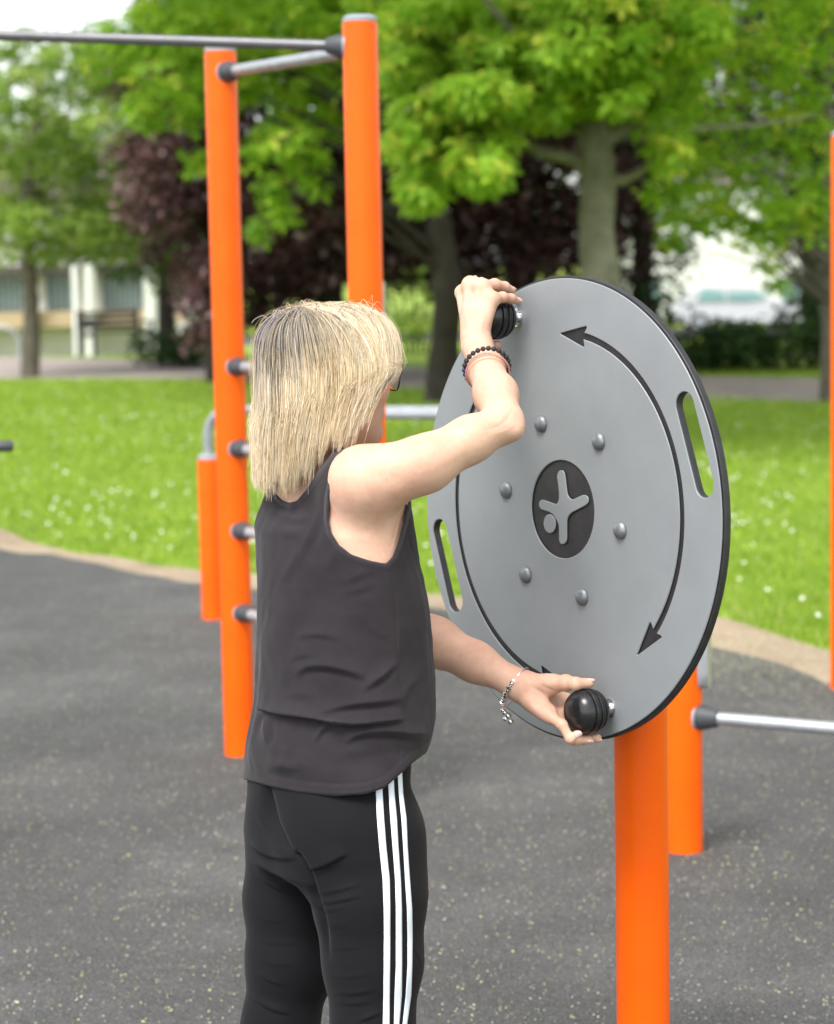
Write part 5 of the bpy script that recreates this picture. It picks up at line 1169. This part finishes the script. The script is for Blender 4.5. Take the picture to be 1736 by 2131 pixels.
for s in (1, -1):
    mb = MB(); ring = [(cos(t), sin(t)) for t in np.linspace(0, 2*pi, 33)[:-1]]
    va = [lc(.107-.012*abs(c), s*(.033+.027*c), -.008+.021*q*(1 if q < 0 else .85)) for c, q in ring]; vb = [a+hf*.0015 for a in va]
    mb.add(va+vb, [tuple(range(32))[::-1], tuple(range(32, 64))]+[(i, (i+1) % 32, 32+(i+1) % 32, 32+i) for i in range(32)]); mb.go('lens', gm, gl)
mb = MB(); ec = P(693, 948, 3.655); mb.tube([ec+Z*.030, ec+Z*.012+V3(.0015, 0, 0), ec], .0005, 6); mb.tube([ec, ec+V3(-.006, 0, .006)], .0004, 6); mb.go('earring', M['silver'], person)
def ringpts(c, ax, up, r1, r2, n, a0=0):
    ax = nrm(ax); u = nrm(up-ax*(up@ax)); w_ = np.cross(ax, u); return [c+u*r1*cos(t+a0)+w_*r2*sin(t+a0) for t in np.linspace(0, 2*pi, n, endpoint=False)]
fa = nrm(RW-P(1010, 768, 3.77))
c = P(1013, 765, 3.757); 
beads = ringpts(c, fa+V3(0, 0, .15), e2, .0365, .0375, 26)
br_ = MB(); br_.tube(beads+[beads[0]], .0009, 6, False); bo = br_.go('beaded_bracelet', M['core'], person)
bo['label'] = 'black lava bead bracelet on the raised wrist'
for i, q in enumerate(beads):
    mb = MB(); mb.lathe(q-Z*0, V3(0, 0, 1), [(.0044*sin(t), -.0044*cos(t)) for t in np.linspace(.02, pi-.02, 9)], 12); mb.go('bead', M['beadb'] if 17 <= i <= 19 else M['bead'], bo)
cw_ = P(1015, 776, 3.748); rp_ = ringpts(cw_, fa+V3(0, 0, .2), e2, .0355, .0365, 40); mb = MB(); mb.tube(rp_+[rp_[0]], .0015, 10, False); mb.go('pink_bangle', M['pinkband'], person)
# charm bracelet, left wrist
la = nrm(LW-P(990, 1378, 3.875)); c = P(1072, 1424, 3.848)-V3(0, 0, .006)
rb = ringpts(c, la+V3(.0, -.0, -.15), V3(0, 0, 1), .041, .030, 48); mb = MB(); mb.tube(rb+[rb[0]], .0012, 8, False); cb_ = mb.go('charm_bracelet', M['silver'], person); cb_['label'] = 'silver charm bracelet on the lowered wrist'
ordr = sorted(range(48), key=lambda i: rb[i][1]+rb[i][2]*.35)[:11]
for j, i in enumerate(sorted(ordr)):
    q = rb[i]; tn = nrm(rb[(i+1) % 48]-rb[i-1]); mb = MB(); r = .0056 if j % 2 else .0046
    mb.lathe(q-tn*.0022, tn, [(r*.7, 0), (r, .0008), (r, .0034), (r*.7, .0044)], 12 if j % 3 else 6); mb.go('charm', M['silver'], cb_)
low_ = min(rb, key=lambda q: q[2])
for dx, dz2, r in ((0, -.008, .0052), (.006, -.014, .0058), (.010, -.024, .0056), (.001, -.019, .0046), (-.003, -.004, .0042)):
    mb = MB(); q = low_+V3(dx, -.006, dz2); mb.lathe(q, nrm(V3(.3, .2, 1)), [(r*sin(t), -r*cos(t)) for t in np.linspace(.02, pi-.02, 8)], 12); mb.tube([q, q+Z*r*2.2], .0006, 6); mb.go('charm', M['silver'], cb_)
# finger ring on the raised hand
a, b = rm, KP(K1, -14, .0610, .018); q = a*.45+b*.55; rg = ringpts(q, b-a, e2, .0112, .0112, 30); mb = MB(); mb.tube(rg+[rg[0]], .0013, 8, False); ro = mb.go('finger_ring', M['steel'], person)
mb = MB(); tq = max(rg, key=lambda q_: (q_-q)@nrm(e2+dn*.9)); mb.lathe(tq, nrm(tq-q), [(.002, -.001), (.0036, .0005), (.003, .003), (.001, .0038)], 12); mb.go('stone', M['gold'], ro)
# ------------------------------------------------------------------ light
w = bpy.data.worlds.new("World"); sc.world = w; w.use_nodes = True; nt = w.node_tree
sky = nt.nodes.new('ShaderNodeTexSky'); sky.sky_type = 'NISHITA'; sky.sun_disc = False
SE, SR = radians(58), radians(-150)      # sun high, behind the camera on the left
sky.sun_elevation = SE; sky.sun_rotation = SR; sky.air_density = 1.; sky.dust_density = 1.5; sky.ozone_density = 1.
hs = nt.nodes.new('ShaderNodeHueSaturation'); hs.inputs['Saturation'].default_value = .22
nt.links.new(sky.outputs[0], hs.inputs['Color'])
bg = nt.nodes['Background']; nt.links.new(hs.outputs[0], bg.inputs['Color']); bg.inputs['Strength'].default_value = .15
sl = bpy.data.lights.new('sun', 'SUN'); sl.energy = 1.5; sl.angle = radians(25); sl.color = (1, .965, .91)
so = bpy.data.objects.new('sun', sl); COL.objects.link(so)
d = Vector((sin(SR)*cos(SE), cos(SR)*cos(SE), sin(SE))); so.rotation_euler = d.to_track_quat('Z', 'Y').to_euler(); so.location = (0, 0, 12)
vs = sc.view_settings; vs.view_transform = 'Standard'; vs.look = 'None'; vs.gamma = 1; vs.exposure = 1.33; vs.use_curve_mapping = False
